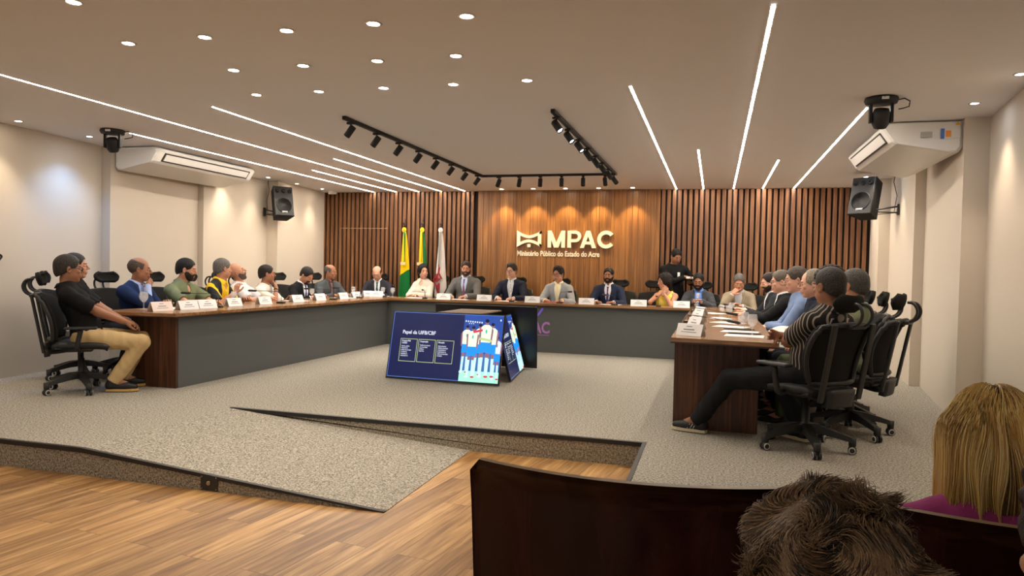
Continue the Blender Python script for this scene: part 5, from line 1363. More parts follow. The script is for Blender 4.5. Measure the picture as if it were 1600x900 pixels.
# along the left wall, nearest first
sitter('balding man in a navy suit resting his cheek on his fist behind the wine glass', -6.12, 6.34, -84, 'balding man in the navy suit', cf=-100,
    skin='brown', lean=12, hip=0.49, head=(32, -2, 0), hair='ring', hc=(92, 80, 72), top='suit', tc=(28, 46, 84), shirt=(160, 180, 225), R_=dict(t=(-0.02, 0.215, 0.985), e=(0.5, 0.4, -1), f=(-0.75, -0.05, 0.55), p=(-0.2, -0.9, 0.1), c=75), L_=HND, scale=0.985, hs=1.12, h=0.009, hh=0.0042, w=1.05)
sitter('heavy man in an olive green shirt with dark beard leaning on the left desk', -6.14, 7.10, -88, 'man in the olive green shirt', cf=-95,
    skin='tan', lean=9, hip=0.49, head=(28, -6, 0), hair='short', hc=(26, 24, 24), beard='full', bc=(44, 34, 30), top='short', tc=(112, 120, 92), w=1.15, belly=0.035, R_=dict(t=(0.02, 0.45, 0.785), e=(1, 0.3, -0.7), f=(-0.6, 0.8, 0)), L_=dict(t=(0.02, 0.42, 0.785), e=(1, 0.2, -0.6), f=(-0.6, .8, 0)), scale=0.985, hs=1.12, h=0.009, hh=0.0042)
mt = mat('polo_black_yellow', (0.02, 0.02, 0.02), 0.8); nt, b = nodes_of(mt)
tc_ = nt.nodes.new('ShaderNodeTexCoord'); sp_ = nt.nodes.new('ShaderNodeSeparateXYZ'); nt.links.new(tc_.outputs['Object'], sp_.inputs[0])
ab_ = nt.nodes.new('ShaderNodeMath'); ab_.operation = 'ABSOLUTE'; nt.links.new(sp_.outputs[0], ab_.inputs[0])
nt.links.new(ramp(nt, ab_.outputs[0], [(0.0, s2l((236, 190, 20))), (0.085, s2l((236, 190, 20))), (0.087, s2l((22, 22, 24))), (0.20, s2l((22, 22, 24))), (0.202, s2l((236, 190, 20))), (0.235, s2l((236, 190, 20))), (0.237, s2l((22, 22, 24)))]), b.inputs['Base Color'])
sitter('grey haired man in a black and yellow polo gesturing with one hand', -6.12, 7.68, -80, 'man in the black and yellow polo', cf=-92,
    skin='tan', lean=14, hip=0.52, head=(52, 0, 0), hair='short', hc=(112, 108, 105), top='short', top_mat=mt, R_=dict(t=(0.16, 0.40, 0.885), e=(0.6, 0.2, -1), f=(0.0, 0.25, 1), p=(-1, 0.2, 0), c=55), L_=HND, scale=0.98, hs=1.1, h=0.009, hh=0.0044)
sitter('bald man in a white t-shirt with his head tipped back', -6.10, 8.28, -78, 'bald man with his head tipped back',
    skin='tan', lean=-6, hip=0.47, head=(24, 24, 8), hair='stubble', hc=(50, 44, 40), beard='full', bc=(96, 80, 72), top='tee', tc=(212, 210, 212), R_=dict(t=(-0.02, 0.34, 0.80), e=(1, 0, -.6), f=(-1, .4, 0)), L_=dict(t=(0.0, 0.32, 0.80), e=(1, 0, -.6), f=(-1, .4, 0)), scale=0.98, hs=1.12, w=1.05, h=0.009, hh=0.0044)
sitter('man in a white t-shirt with a wristwatch holding his chin', -6.12, 8.70, -80, 'man in white with the wristwatch',
    skin='brown', lean=8, hip=0.46, head=(30, 2, 0), hair='short', hc=(34, 28, 26), top='tee', tc=(214, 210, 202), R_=dict(t=(0.02, 0.235, 0.935), e=(0.5, 0.5, -1), f=(-0.5, -0.4, 0.7), p=(-0.3, -0.9, 0.1), c=60), L_=HND, scale=0.965, hs=1.1, watch='R', h=0.0095, hh=0.0044)
sitter('dark haired man in a black suit and blue tie looking down at the left desk', -6.12, 9.60, -100, 'man in the black suit with blue tie',
    skin='tan', lean=12, hip=0.475, head=(0, -32, 0), hair='short', hc=(40, 38, 38), beard='goatee', bc=(60, 50, 46), top='suit', tc=(26, 27, 32), tie=(40, 60, 120), scale=0.965, hs=1.1, h=0.0095, hh=0.0044)
sitter('bald man in a grey suit over a dark shirt near the left desk corner', -6.12, 10.47, -115, 'bald man in the grey suit',
    skin='brown', lean=6, hip=0.49, head=(28, -4, 0), hair='ring', hc=(90, 84, 80), top='suit', tc=(74, 80, 84), shirt=(70, 48, 48), tie=(110, 100, 100), scale=0.97, hs=1.08, w=1.05)
# behind the long back desk, from the left
sitter('balding man in a dark suit and green tie looking down in the desk corner', -5.62, 11.32, -160, 'man with the green tie', skin='light', lean=10, hip=0.52, head=(-4, -26, 0),
    hair='ring', hc=(50, 44, 40), glasses='thin', top='suit', tc=(48, 48, 58), tie=(36, 84, 72), scale=0.96)
sitter('black haired woman in a white blouse in front of the flags', -4.76, 11.30, 178, 'woman in the white blouse', cx=0.13, cf=172, skin='light', fem=True, w=0.92, lean=3, hip=0.51, head=(38, -2, 0), hair='long', hc=(18, 15, 16),
    top='long', tc=(212, 204, 190), scale=0.99, R_=dict(t=(-0.02, 0.34, 0.785), e=(1, 0, -.6), f=(-1, .5, 0)), L_=dict(t=(0.0, 0.32, 0.785), e=(1, 0, -.6), f=(-1, .5, 0)))
sitter('bearded man in a grey checked suit with a mauve tie', -4.0, 11.32, 180, 'bearded man with the mauve tie', cx=0.06, skin='tan', lean=3, hip=0.565, head=(14, -6, 0), hair='short', hc=(52, 44, 40), beard='full', bc=(70, 58, 52),
    top='suit', tc=(96, 96, 96), shirt=(188, 206, 240), tie=(130, 84, 110), w=1.08, scale=1.0)
sitter('man in a navy blazer and glasses speaking at an upright microphone', -3.2, 11.32, 180, 'man in the navy blazer', skin='light', lean=3, hip=0.55, head=(-12, -2, 0), hair='tall', hc=(60, 52, 48), glasses='thick',
    top='blazer', tc=(30, 34, 50), shirt=(206, 212, 216), w=1.05, scale=0.99)
sitter('man in a light grey suit and glasses left of the navy suited man', -2.41, 11.30, 180, 'man in the light grey suit', skin='tan', lean=4, hip=0.53, head=(-18, -2, 0), hair='wavy', hc=(30, 24, 24), glasses='thick',
    top='suit', tc=(146, 150, 156), shirt=(236, 226, 190), tie=(232, 222, 180), cx=-0.03, scale=0.975)
sitter('bearded man in a navy suit and purple tie right of the sign', -1.61, 11.32, 180, 'bearded man with the purple tie', cx=0.13, skin='brown', lean=4, hip=0.53, head=(-4, 0, 0), hair='short', hc=(30, 26, 26), beard='full', bc=(34, 26, 24),
    top='suit', tc=(34, 42, 64), shirt=(226, 222, 226), tie=(72, 58, 104), w=1.05, scale=0.975)
sitter('dark haired woman in a sleeveless yellow top with her hands at her mouth', -0.71, 11.28, 172, 'woman in the yellow top', cx=-0.15, cf=190, skin='tan', fem=True, lean=7, hip=0.48, head=(-48, -6, 0), hair='longcurly', hc=(30, 22, 20),
    top='tank', tc=(240, 212, 96), scale=0.955, hs=1.08, R_=dict(t=(0.045, 0.19, 0.965), e=(1, 0.3, -0.9), f=(-0.5, -0.2, 0.8), p=(-.4, -0.8, 0), c=40), L_=dict(t=(0.0, 0.20, 0.955), e=(0.8, 0.2, -1), f=(0.3, -0.2, 0.9), p=(0, -1, 0), c=40))
sitter('bearded man in a dark grey suit over a blue shirt holding a glass', -0.23, 11.32, 178, 'bearded man holding a glass', cx=0.04, skin='brown', lean=7, hip=0.495, head=(-4, -10, 0), hair='short', hc=(26, 24, 24), beard='full', bc=(24, 20, 20), glasses='thick',
    top='blazer', tc=(66, 68, 72), shirt=(96, 140, 220), scale=0.955, hs=1.1, R_=dict(t=(0.035, 0.30, 0.865), e=(1, 0, -.8), f=(-0.8, .5, 0.1), p=(-.3, .2, -.5), c=50), L_=dict(t=(0.035, 0.30, 0.865), e=(1, 0, -.8), f=(-0.8, .5, 0.1), p=(-.3, .2, -.5), c=50))
sitter('grey haired man in a beige blazer covering his eyes with one hand', 0.36, 11.32, 176, 'man in the beige blazer', cx=0.12, skin='tan', lean=13, hip=0.495, head=(2, -20, 0), hair='short', hc=(104, 100, 97), top='blazer', tc=(150, 138, 118), shirt=(200, 206, 216),
    scale=0.97, hs=1.1, R_=dict(t=(0.085, 0.30, 0.965), e=(0.6, 0.2, -1), f=(-0.6, -0.35, 0.75), p=(-.3, -0.9, -.2), c=22), L_=dict(t=(0.05, 0.36, 0.785)))
# waiter standing behind
place_w = person('young man in black standing and serving cups from a silver tray', -0.63, 11.73, -172, skin='brown', lean=3, hip=0.935, stand=True, head=(18, -24, 0), hair='short', hc=(22, 20, 20), top='long', tc=(20, 20, 22), pants=(18, 18, 20), straight=True,
    scale=0.955, hs=1.05, R_=dict(t=(-0.17, 0.20, 1.225), e=(0.9, -0.1, -0.5), f=(-1, 0.2, -0.05), p=(0, .2, -1), c=30), L_=dict(t=(0.24, 0.16, 1.135), e=(0.8, -0.5, -0.8), f=(0.5, 0.7, 0.1), p=(0, 0, 1), s=1, c=25))
MB().box((-0.085, 0.137, 1.22), (-0.045, 0.143, 1.30), bev=0.002).build('name_badge', M_PAPER, place_w[0])
# right side, farthest first
sitter('bearded man half hidden behind the man in the black blazer', 0.78, 9.75, 96, 'half hidden bearded man', skin='light', lean=8, hip=0.49, head=(12, -10, 0), hair='short', hc=(50, 40, 36), beard='full', bc=(50, 40, 36), top='blazer', tc=(40, 42, 48), scale=0.985)
sitter('man in a black blazer and black glasses with both arms on the right desk', 0.83, 8.62, 90, 'man in the black blazer', skin='light', lean=10, hip=0.505, head=(4, -4, 0), hair='short', hc=(106, 97, 86), glasses='thick', top='blazer', tc=(28, 28, 30), shirt=(215, 218, 225), scale=0.985, hs=1.1,
    R_=dict(t=(0.06, 0.50, 0.785)), L_=dict(t=(0.06, 0.50, 0.785)), h=0.009, hh=0.0044)
sitter('man in a light blue shirt and glasses on the right side', 0.85, 7.56, 90, 'man in the light blue shirt', skin='light', lean=6, hip=0.525, head=(4, -4, 0), hair='short', hc=(84, 74, 68), glasses='thin', top='long', tc=(120, 140, 178), scale=0.99, hs=1.1,
    R_=dict(t=(0.02, 0.33, 0.72), e=(1, -.2, -.6)), L_=dict(t=(0.02, 0.33, 0.72), e=(1, -.2, -.6), f=(-.6, .8, -.1)), h=0.009, hh=0.0044)
sitter('elderly balding man with a white folder and dark vest beyond the curly haired person', 0.97, 7.05, 88, 'elderly balding man', skin='light', lean=10, hip=0.50, head=(2, -4, 0), hair='receding', hc=(150, 140, 124), glasses='thin', top='short', tc=(34, 38, 52), scale=0.99, hs=1.1,
    R_=dict(t=(0.02, 0.30, 0.70), e=(1, -.2, -.6)), L_=dict(t=(0.02, 0.30, 0.72), e=(1, -.2, -.6)), h=0.009, hh=0.0044)
sitter('person with a mass of dark curly hair and teal sleeves between two older men', 0.98, 6.58, 86, 'person with dark curly hair', skin='brown', fem=True, lean=4, hip=0.52, head=(-14, -2, 0), hair='bighair', hc=(26, 20, 19), top='short', tc=(62, 92, 108), scale=0.985, hs=1.06,
    R_=dict(t=(0.02, 0.34, 0.70), e=(1, -.2, -.6)), L_=dict(t=(0.04, 0.36, 0.73), e=(.8, -.2, -.8), f=(-.5, .8, -.2)), h=0.009, hh=0.0044)
sitter('grey haired man in a green top seen from behind in the second chair', 1.00, 6.10, 64, 'grey haired man in green trousers', skin='tan', lean=-7, hip=0.50, head=(-16, -2, 0), hair='grey', hc=(84, 80, 76), top='short', tc=(128, 138, 108), pants=(58, 66, 42), scale=0.985, hs=1.14,
    R_=dict(t=(0.04, 0.34, 0.68), e=(1, -.2, -.6)), L_=dict(t=(0.06, 0.30, 0.70), e=(1, -.4, -.6)), h=0.009, hh=0.0044, w=1.05)
# striped shirt
ms = mat('striped_shirt', (0.02, 0.02, 0.02), 0.85); nt, b = nodes_of(ms)
tc_ = nt.nodes.new('ShaderNodeTexCoord')
wv = nt.nodes.new('ShaderNodeTexWave'); wv.wave_type = 'BANDS'; wv.bands_direction = 'Y'; wv.inputs['Scale'].default_value = 11.0; wv.inputs['Distortion'].default_value = 0.0; wv.inputs['Detail'].default_value = 1
nt.links.new(tc_.outputs['Object'], wv.inputs['Vector'])
nt.links.new(ramp(nt, wv.outputs['Fac'], [(0.0, s2l((28, 27, 28))), (0.80, s2l((28, 27, 28))), (0.86, s2l((150, 138, 124))), (1.0, s2l((168, 156, 140)))]), b.inputs['Base Color'])
o1, i1 = sitter('man in a striped shirt with arms crossed and one leg stretched past the desk end', 0.665, 5.46, 46, 'man in the striped shirt', cf=44, cx=-0.055,
    skin='brown', lean=-17, hip=0.50, head=(-8, 0, 0), hair='grey', hc=(60, 54, 50), top='short', top_mat=ms, pants=(30, 31, 34), hs=1.14, w=1.08, belly=0.02,
    R_=dict(t=(-0.10, 0.20, 0.79), e=(1, 0.1, -.7), f=(-1, -.1, .1), p=(0, -1, 0)), L_=dict(t=(-0.10, 0.24, 0.76), e=(1, 0.1, -.7), f=(-1, -.1, -.1), p=(0, -1, 0)),
    legs=dict(L=dict(k=(0.345, 0.42, 0.455), a=(0.375, 0.69, 0.105), f=(0.46, 0.88, -0.02)), R=dict(k=(0.12, 0.41, 0.50), a=(0.14, 0.16, 0.105), f=(0.1, 1, 0))),
    shoes=(24, 24, 27), sole=(196, 186, 160), h=0.0085, hh=0.0040)
T_ = i1['T']
M0 = Matrix(((1, 0, 0, 0), (0, 0, -1, 0), (0, 1, 0, 0), (0, 0, 0, 1)))
def on_back(z0, h0, w0, c, nme, off):
    p = T_(0, -0.098 - off, z0)
    o = MB().box((-w0 / 2, -0.002, -h0 / 2), (w0 / 2, 0.002, h0 / 2), bev=0.001, M=Matrix.Translation(Vector(p)) @ Euler((R(17), 0, 0)).to_matrix().to_4x4()).build(nme, c, o1); return p
p = on_back(0.442, 0.050, 0.19, mat('print_white', s2l((215, 205, 195)), 0.8), 'back_print', 0.0)
Mb = Matrix.Translation(Vector(p)) @ Euler((R(17), 0, 0)).to_matrix().to_4x4() @ Matrix.Rotation(R(180), 4, 'Z')
for body, xx, cc in (('Digi', -0.085, (40, 60, 140)), ('code', -0.005, (205, 60, 50))):
    text_mesh(body, 0.050, mat('print_%d' % cc[0], s2l(cc), 0.8), 'back_print', o1, Matrix.Translation(Vector(p)) @ Euler((R(17), 0, 0)).to_matrix().to_4x4() @ Matrix(((1, 0, 0, xx), (0, 0, -1, -0.0028), (0, 1, 0, -0.016), (0, 0, 0, 1))), 0.0005, 0.85, 0.0012)
S_, el_ = i1['A']['L']['S'], i1['A']['L']['el']
c_ = S_ + (el_ - S_) * 0.62
for dz, cc in ((0.018, (230, 210, 40)), (-0.014, (40, 150, 70))):
    MB().lathe([(0.001, 0.060), (0.030, 0.056), (0.032, 0.052), (0.001, 0.05)], 14, M=Matrix.Translation(Vector(c_) + Vector((-0.004, 0.0, dz))) @ Matrix.Rotation(R(-75), 4, 'Y') @ Matrix.Diagonal((0.7, 1, 1, 1))).build('sleeve_patch', mat('patch_%d' % cc[0], s2l(cc), 0.8), o1)
# shoe stripes of the outstretched foot
fd = np.array([-0.46, 0.88, -0.02]); fd /= np.linalg.norm(fd); an = V(-0.375, 0.69, 0.105); nn = np.array([-fd[1], fd[0], 0])
mb = MB()
for k in range(3):
    a_ = an + fd * (0.03 + 0.022 * k) + nn * 0.041; q0 = a_ + V(0, 0, -0.072); q1 = a_ + V(0, 0, -0.035) - fd * 0.02 - nn * 0.006
    mb.tube([tuple(q0), tuple(q1)], 0.0035, 6)
mb.build('shoe_stripe', mat('stripe_grey', s2l((170, 170, 175)), 0.6), o1)
# ------------------------------------------------------------------ auditorium seats in front
def make_seat():
    t = thing('auditorium_seat', 'seat', 'seat')
    def shell(u, v, off=0.0):
        x = u * 2 - 1; z = 0.20 + v * 0.755
        hw = 0.335 - 0.012 * (1 - v) - 0.03 * max(0, (abs(x) > 0.9) * 0)
        y = -0.08 + 0.085 * x * x - 0.05 * (v - 1) * -1.0 * 0.0 + 0.07 * (1 - v)
        return (x * hw, y, z)
    mb = MB(); n = 28; nv = 14
    pts = []; vs = []; fs = []; mi = []
    for k in (0, 1):
        for j in range(nv + 1):
            for i in range(n + 1):
                x, y, z = shell(i / n, j / nv)
                cr = max(0, abs(i / n * 2 - 1) - 0.93) / 0.07
                if j > nv - 2: z -= 0.03 * cr ** 2 * (j - (nv - 2)) / 2
                vs.append((x, y + k * 0.020, z))
    W = n + 1; N = W * (nv + 1)
    F0 = [(j * W + i, j * W + i + 1, (j + 1) * W + i + 1, (j + 1) * W + i) for j in range(nv) for i in range(n)]
    mb.add(vs, F0 + [tuple(reversed([a + N for a in f])) for f in F0], 0, True)
    base = len(mb.v); mb.v += mb.v[:0]
    top = [(nv * W + i + 1, nv * W + i, N + nv * W + i, N + nv * W + i + 1) for i in range(n)]
    sid = [((j + 1) * W, j * W, N + j * W, N + (j + 1) * W) for j in range(nv)] + [(j * W + n, (j + 1) * W + n, N + (j + 1) * W + n, N + j * W + n) for j in range(nv)] + [(i, i + 1, N + i + 1, N + i) for i in range(n)]
    mb.f += top + sid; mb.m += [1] * (len(top)) + [0] * len(sid); mb.sm += [False] * (len(top) + len(sid))
    mb.build('back_shell', [M_SEATB, M_SEATE], t)
    MB().grid(lambda u, v: ((u - .5) * 0.54, 0.02 + 0.075 * (u * 2 - 1) ** 2 * 1.0 + 0.05 * (1 - v) * 0.9, 0.42 + v * 0.42), 12, 10, thick=0.03).build('back_cushion', mat('seat_fabric', s2l((60, 30, 34)), 0.9), t)
    MB().box((-0.26, 0.10, 0.40), (0.26, 0.52, 0.47), bev=0.03).build('seat_cushion', mat('seat_fabric', (0, 0, 0)), t)
    for s_ in (-1, 1):
        MB().box((s_ * 0.325 - 0.022, 0.02, 0.0), (s_ * 0.325 + 0.022, 0.12, 0.58), bev=0.012).build('side_leg', M_BLACK, t)
        a_ = MB().box((s_ * 0.325 - 0.03, 0.0, 0.58), (s_ * 0.325 + 0.03, 0.36, 0.61), bev=0.012).build('armrest', M_BLACK, t)
        MB().lathe([(0.001, 0), (0.02, 0), (0.022, 0.01), (0.016, 0.02), (0.001, 0.022)], 14, M=Tm((s_ * 0.345, 0.03, 0.5), (0, R(90) * s_, 0))).build('pivot_bolt', M_CHROME, t)
    return t
seat0 = make_seat()
seat0.location = (-0.185, 1.575, FL); seat0.scale = (1.06, 1, 1); seat0['label'] = 'empty auditorium seat with a dark plywood back, left one in the foreground'; seat0['group'] = 'auditorium seats with dark plywood backs'
dup(seat0, (0.62, 1.535, FL), R(-2), 'auditorium seat with a dark plywood back, occupied by the blonde woman')
dup(seat0, (0.12, 0.52, FL), 0, 'auditorium seat below the photo, under the person with short curly hair', scale=(0.74, 1, 0.9))
dup(seat0, (0.625, 0.72, FL), 0, 'auditorium seat outside the photo, under the person at the right photo edge', scale=(0.74, 1, 0.9))

def strands(name, roots, dirs, nseg, seglen, r0, r1, mats, parent, curl=0.0, grav=0.0, seed=1, sway=None, tuft=None, keep=None):
    rng = np.random.default_rng(seed); n = len(roots)
    P = np.zeros((n, nseg + 1, 3)); P[:, 0] = roots; d = dirs.copy()
    ph = rng.uniform(0, 6.28, n); fr = rng.uniform(0.7, 1.3, n)
    for k in range(nseg):
        if sway is not None: d = d + sway(P[:, k], k)
        if curl:
            a_ = ph + k * fr * 1.1
            d = d + curl * np.stack([np.cos(a_), np.sin(a_), np.cos(a_ * 1.3)], 1)
        d[:, 2] -= grav
        d /= np.linalg.norm(d, axis=1)[:, None]
        P[:, k + 1] = P[:, k] + d * (seglen[:, None] if hasattr(seglen, 'shape') else seglen)
        if keep is not None: P[:, k + 1] = keep(P[:, k + 1])
    T = np.zeros_like(P); T[:, 1:-1] = P[:, 2:] - P[:, :-2]; T[:, 0] = P[:, 1] - P[:, 0]; T[:, -1] = P[:, -1] - P[:, -2]
    T /= np.linalg.norm(T, axis=2)[..., None] + 1e-9
    up = np.array([0.3, 0.5, 0.8]); A = np.cross(T, up); A /= np.linalg.norm(A, axis=2)[..., None] + 1e-9; B = np.cross(T, A)
    rr = np.linspace(1, 0, nseg + 1)[None, :, None] ** 0.6 * (r0 - r1) + r1
    rings = [P + (A * math.cos(q) + B * math.sin(q)) * rr for q in (0, 2.094, 4.188)]
    v = np.stack(rings, 2).reshape(-1, 3)
    base = (np.arange(n)[:, None] * (nseg + 1) + np.arange(nseg)[None, :]).reshape(-1) * 3
    f = np.concatenate([np.stack([base + j, base + (j + 1) % 3, base + 3 + (j + 1) % 3, base + 3 + j], 1) for j in range(3)])
    q_ = np.sin(roots[:, 0] * 210) + np.sin(roots[:, 0] * 97 + 3 * roots[:, 2] * 20 + 2) + rng.normal(0, 0.7, n); q_ = np.argsort(np.argsort(q_)) * len(mats) // n; mi = np.repeat(q_, nseg); mi = np.concatenate([mi] * 3)
    return mesh_obj(name, [(v, f)], mats, parent, lambda c: mi)
def hmat(nm, c, rough=0.4): return mat('strand_' + nm, s2l(c), rough, spec=0.5)

# short curly brown hair seen from behind
o1, i1 = person('person with short curly brown hair seen from behind at the bottom of the photo', 0.137, 0.79, 4, R_=dict(t=(0.1, 0.3, 0.60)), L_=dict(t=(0.1, 0.3, 0.60)), skin='pale', lean=3, hip=0.408, head=(2, -4, 0), hair='short', hc=(60, 48, 38), top='tee', tc=(60, 62, 70), zoff=FL, scale=0.97, hh=0.004, hs=1.02)
hc_ = i1['hc']; Rh = i1['Rh']; hs_ = i1['hs']
rng = np.random.default_rng(7)
n = 15000
u = rng.normal(size=(n * 3, 3)); u /= np.linalg.norm(u, axis=1)[:, None]
u = u[(u[:, 2] > -0.62) & ~((u[:, 1] > 0.50) & (u[:, 2] < 0.45)) & ~((u[:, 2] < -0.1) & (u[:, 1] > -0.1))][:n]
el0 = np.array([0.083, 0.101, 0.094]); cen = np.array([0, -0.014, 0.034])
roots = (cen + u * el0); nrm = u / el0; nrm /= np.linalg.norm(nrm, axis=1)[:, None]
def flow(p):
    a = 52; return np.stack([np.sin(p[:, 1] * a + 2.1 * np.sin(p[:, 2] * 47)) + 0.5 * np.sin(p[:, 2] * 97 + 1), np.sin(p[:, 2] * a * 1.2 + 1.3 + 2 * np.sin(p[:, 0] * 43)), np.sin(p[:, 0] * a * 1.1 + 2.2 + 1.7 * np.sin(p[:, 1] * 51)) + 0.5 * np.sin(p[:, 1] * 101)], 1)
crown = np.array([0.015, -0.045, 0.125]); away = roots - crown; away -= nrm * (away * nrm).sum(1)[:, None]; away /= np.linalg.norm(away, axis=1)[:, None] + 0.02
d0 = nrm * 0.50 + away * 0.55 + flow(roots) * 0.40 + rng.normal(size=roots.shape) * 0.12
w2 = lambda q: hc_ + (q * hs_) @ Rh.T
def keepout(P):
    q = ((P - hc_) @ Rh / hs_ - cen) / (el0 + 0.003); L = np.linalg.norm(q, axis=1); m_ = L < 1.0
    q[m_] /= L[m_][:, None]; return hc_ + ((q * (el0 + 0.003) + cen) * hs_) @ Rh.T
strands('hair_curls', w2(roots), d0 @ Rh.T, 8, rng.uniform(0.0034, 0.0052, n), 0.00062, 0.00018, [hmat('b1', (128, 104, 78)), hmat('b2', (92, 74, 58)), hmat('b3', (160, 132, 100)), hmat('b4', (62, 52, 44))], o1,
        curl=0.16, grav=0.06, seed=3, sway=lambda P, k: flow((P - hc_) * 1.0 + 0.012) * 0.36 - ((P - hc_) @ Rh / el0 * 0.10) @ Rh.T * (k > 2), keep=keepout)

# long blonde hair
o1, i1 = person('woman with long blonde hair and a magenta top seen from behind at the right', 0.605, 1.80, -2, R_=dict(t=(0.1, 0.3, 0.60)), L_=dict(t=(0.1, 0.3, 0.60)), skin='light', fem=True, lean=-2, hip=0.415, w=1.28, head=(-4, -20, 0), hair=None, hc=(150, 120, 60), top='tee', tc=(168, 70, 140), zoff=FL, scale=0.97, hh=0.005, hs=1.02)
hc_ = i1['hc']; Rh = i1['Rh']; hs_ = i1['hs']
n = 7500
u = rng.normal(size=(n * 4, 3)); u /= np.linalg.norm(u, axis=1)[:, None]
u = u[(u[:, 2] > -0.25) & ~((u[:, 1] > 0.42) & (u[:, 2] < 0.62))][:n]; n = len(u)
el0 = np.array([0.083, 0.101, 0.094]); roots = cen + u * el0
nrm = u / el0; nrm /= np.linalg.norm(nrm, axis=1)[:, None]
d0 = np.stack([u[:, 0] * 0.9 + np.sign(u[:, 0]) * 0.15, -0.35 + u[:, 1] * 0.4, -0.5 + 0 * u[:, 0]], 1) + nrm * 0.15 + rng.normal(size=roots.shape) * 0.08
tot = rng.uniform(0.27, 0.33, n) + 0.20 * u[:, 2].clip(-0.2, 1)
el1 = el0 + rng.uniform(0.002, 0.010, n)[:, None]
limx = rng.uniform(0.090, 0.112, n); limy = rng.uniform(0.0, 0.022, n)
def keep2(P):
    q = ((P - hc_) @ Rh / hs_ - cen) / el1; L = np.linalg.norm(q, axis=1); m_ = L < 1.0
    q[m_] /= L[m_][:, None]; P = hc_ + ((q * el1 + cen) * hs_) @ Rh.T
    # fall outside the neck and shoulders
    dx = np.clip(P[:, 0] - hc_[0], -limx, limx); P[:, 0] = hc_[0] + dx
    low = P[:, 2] < hc_[2] - 0.04
    P[low, 1] = np.minimum(P[low, 1], (hc_[1] - 0.05 - limy + 0.09 * np.clip((np.abs(dx) - 0.045) / 0.04, 0, 1))[low])
    return P
sw = lambda P, k: np.stack([0.10 * np.sin(P[:, 2] * 30 + P[:, 0] * 60) + 0.05 * np.sin(P[:, 0] * 160), 0.02 * np.sin(P[:, 0] * 140), -0.5 + 0 * P[:, 0]], 1)
strands('hair', w2(roots), d0 @ Rh.T, 16, tot / 16, 0.00078, 0.0004, [hmat('g1', (240, 206, 126)), hmat('g2', (250, 228, 160)), hmat('g3', (176, 138, 84)), hmat('g4', (222, 182, 106))], o1, grav=0.05, seed=5, sway=sw, keep=keep2)
hr = [ell(hc_ + Rh @ cen * hs_, (el0 + 0.002) * hs_, Rh, 0.02), ell(hc_ + Rh @ V(0, 0.085, -0.03) * hs_, (0.066, 0.06, 0.10), Rh, 0.01, 's'), cap(hc_ + V(0, -0.045, -0.02), hc_ + V(0, -0.075, -0.20), 0.080, 0.070, 0.02), cap(hc_ + V(-.045, -0.035, -0.02), hc_ + V(-.05, -0.06, -0.19), 0.05, 0.045, 0.02), cap(hc_ + V(.045, -0.035, -0.02), hc_ + V(.05, -0.06, -0.19), 0.05, 0.045, 0.02)]
sdf_obj('hair_underlayer', hr, 0.005, hair_mat((120, 92, 54)), o1, noise_amp=0.001)
# person cut by the right photo edge
person('person with brown hair cut off by the right edge of the photo', 0.457, 0.965, 0, w=0.9, R_=dict(t=(0.1, 0.3, 0.60)), L_=dict(t=(0.1, 0.3, 0.60)), skin='light', lean=2, hip=0.43, head=(10, -2, 0), hair='wavy', hc=(58, 44, 38), top='tee', tc=(70, 60, 60), zoff=FL, scale=0.97, hs=1.03)
# ------------------------------------------------------------------ name cards, glasses, microphones, papers
LC = [(-5.33, 5.93, 'pinkish name card nearest the left desk end', True), (-5.30, 6.27, 'white name card second from the near left desk end', False), (-5.30, 6.56, 'white name card third from the near left desk end, overlapping the second', False),
      (-5.35, 7.08, 'white name card before the man in the olive shirt', False), (-5.35, 7.66, 'white name card before the man in the black and yellow polo', False), (-5.35, 8.38, 'white name card before the man with the wristwatch', False),
      (-5.38, 9.0, 'white name card between the wristwatch man and the black suit', False), (-5.36, 9.62, 'white name card before the man in the black suit with blue tie', False), (-5.40, 10.10, 'small white name card before the bald man in the grey suit', False)]
for x, y, lb, pk in LC: card(x, y, 90 + 4 - 10, lb, pink=pk, w_=0.25 if y < 6.7 else 0.22)
card(-5.52, 10.72, 60, 'small white name card in the left desk corner', w_=0.16); card(-5.36, 10.74, 20, 'white name card before the man with the green tie', w_=0.22)
for x, lb in [(-4.10, 'white name card between the woman in white and the mauve tie'), (-3.43, 'white name card between the mauve tie man and the navy blazer'), (-2.66, 'white name card left of the man in the light grey suit'),
              (-1.83, 'white name card left of the bearded man with the purple tie'), (-1.06, 'white name card left of the woman in yellow'), (-0.45, 'white name card between the woman in yellow and the right desk')]:
    card(x, 10.56, 4, lb, w_=0.23)
card(-0.17, 5.80, -28, 'white name card at the near end of the right desk')
for y, nm in ((6.65, 'second'), (7.7, 'third'), (8.9, 'fourth')): card(-0.15, y, -60, 'white name card on the right desk, %s from its near end' % nm)
glass_stem(-5.62, 6.02, 'large stemmed water glass at the near end of the left desk', s_=1.18)
for x, y, lb in [(-5.60, 7.42, 'stemmed glass before the man in the black and yellow polo'), (-5.62, 9.2, 'stemmed glass between the wristwatch man and the black suit'), (-5.72, 10.62, 'stemmed glass left of the man with the green tie'),
                 (-5.28, 10.82, 'stemmed glass right of the man with the green tie'), (-5.06, 10.72, 'stemmed glass left of the woman in white')]: glass_stem(x, y, lb)
for x, y, lb in [(-3.55, 10.82, 'water tumbler between the mauve tie and the navy blazer'), (-2.72, 10.80, 'water tumbler left of the man in the light grey suit')]: tumbler(x, y, lb)
tumbler(-0.25, 10.93, 'water tumbler before the man in the dark grey suit')
glass_stem(0.30, 6.05, 'large stemmed water glass at the near end of the right desk', s_=1.12)
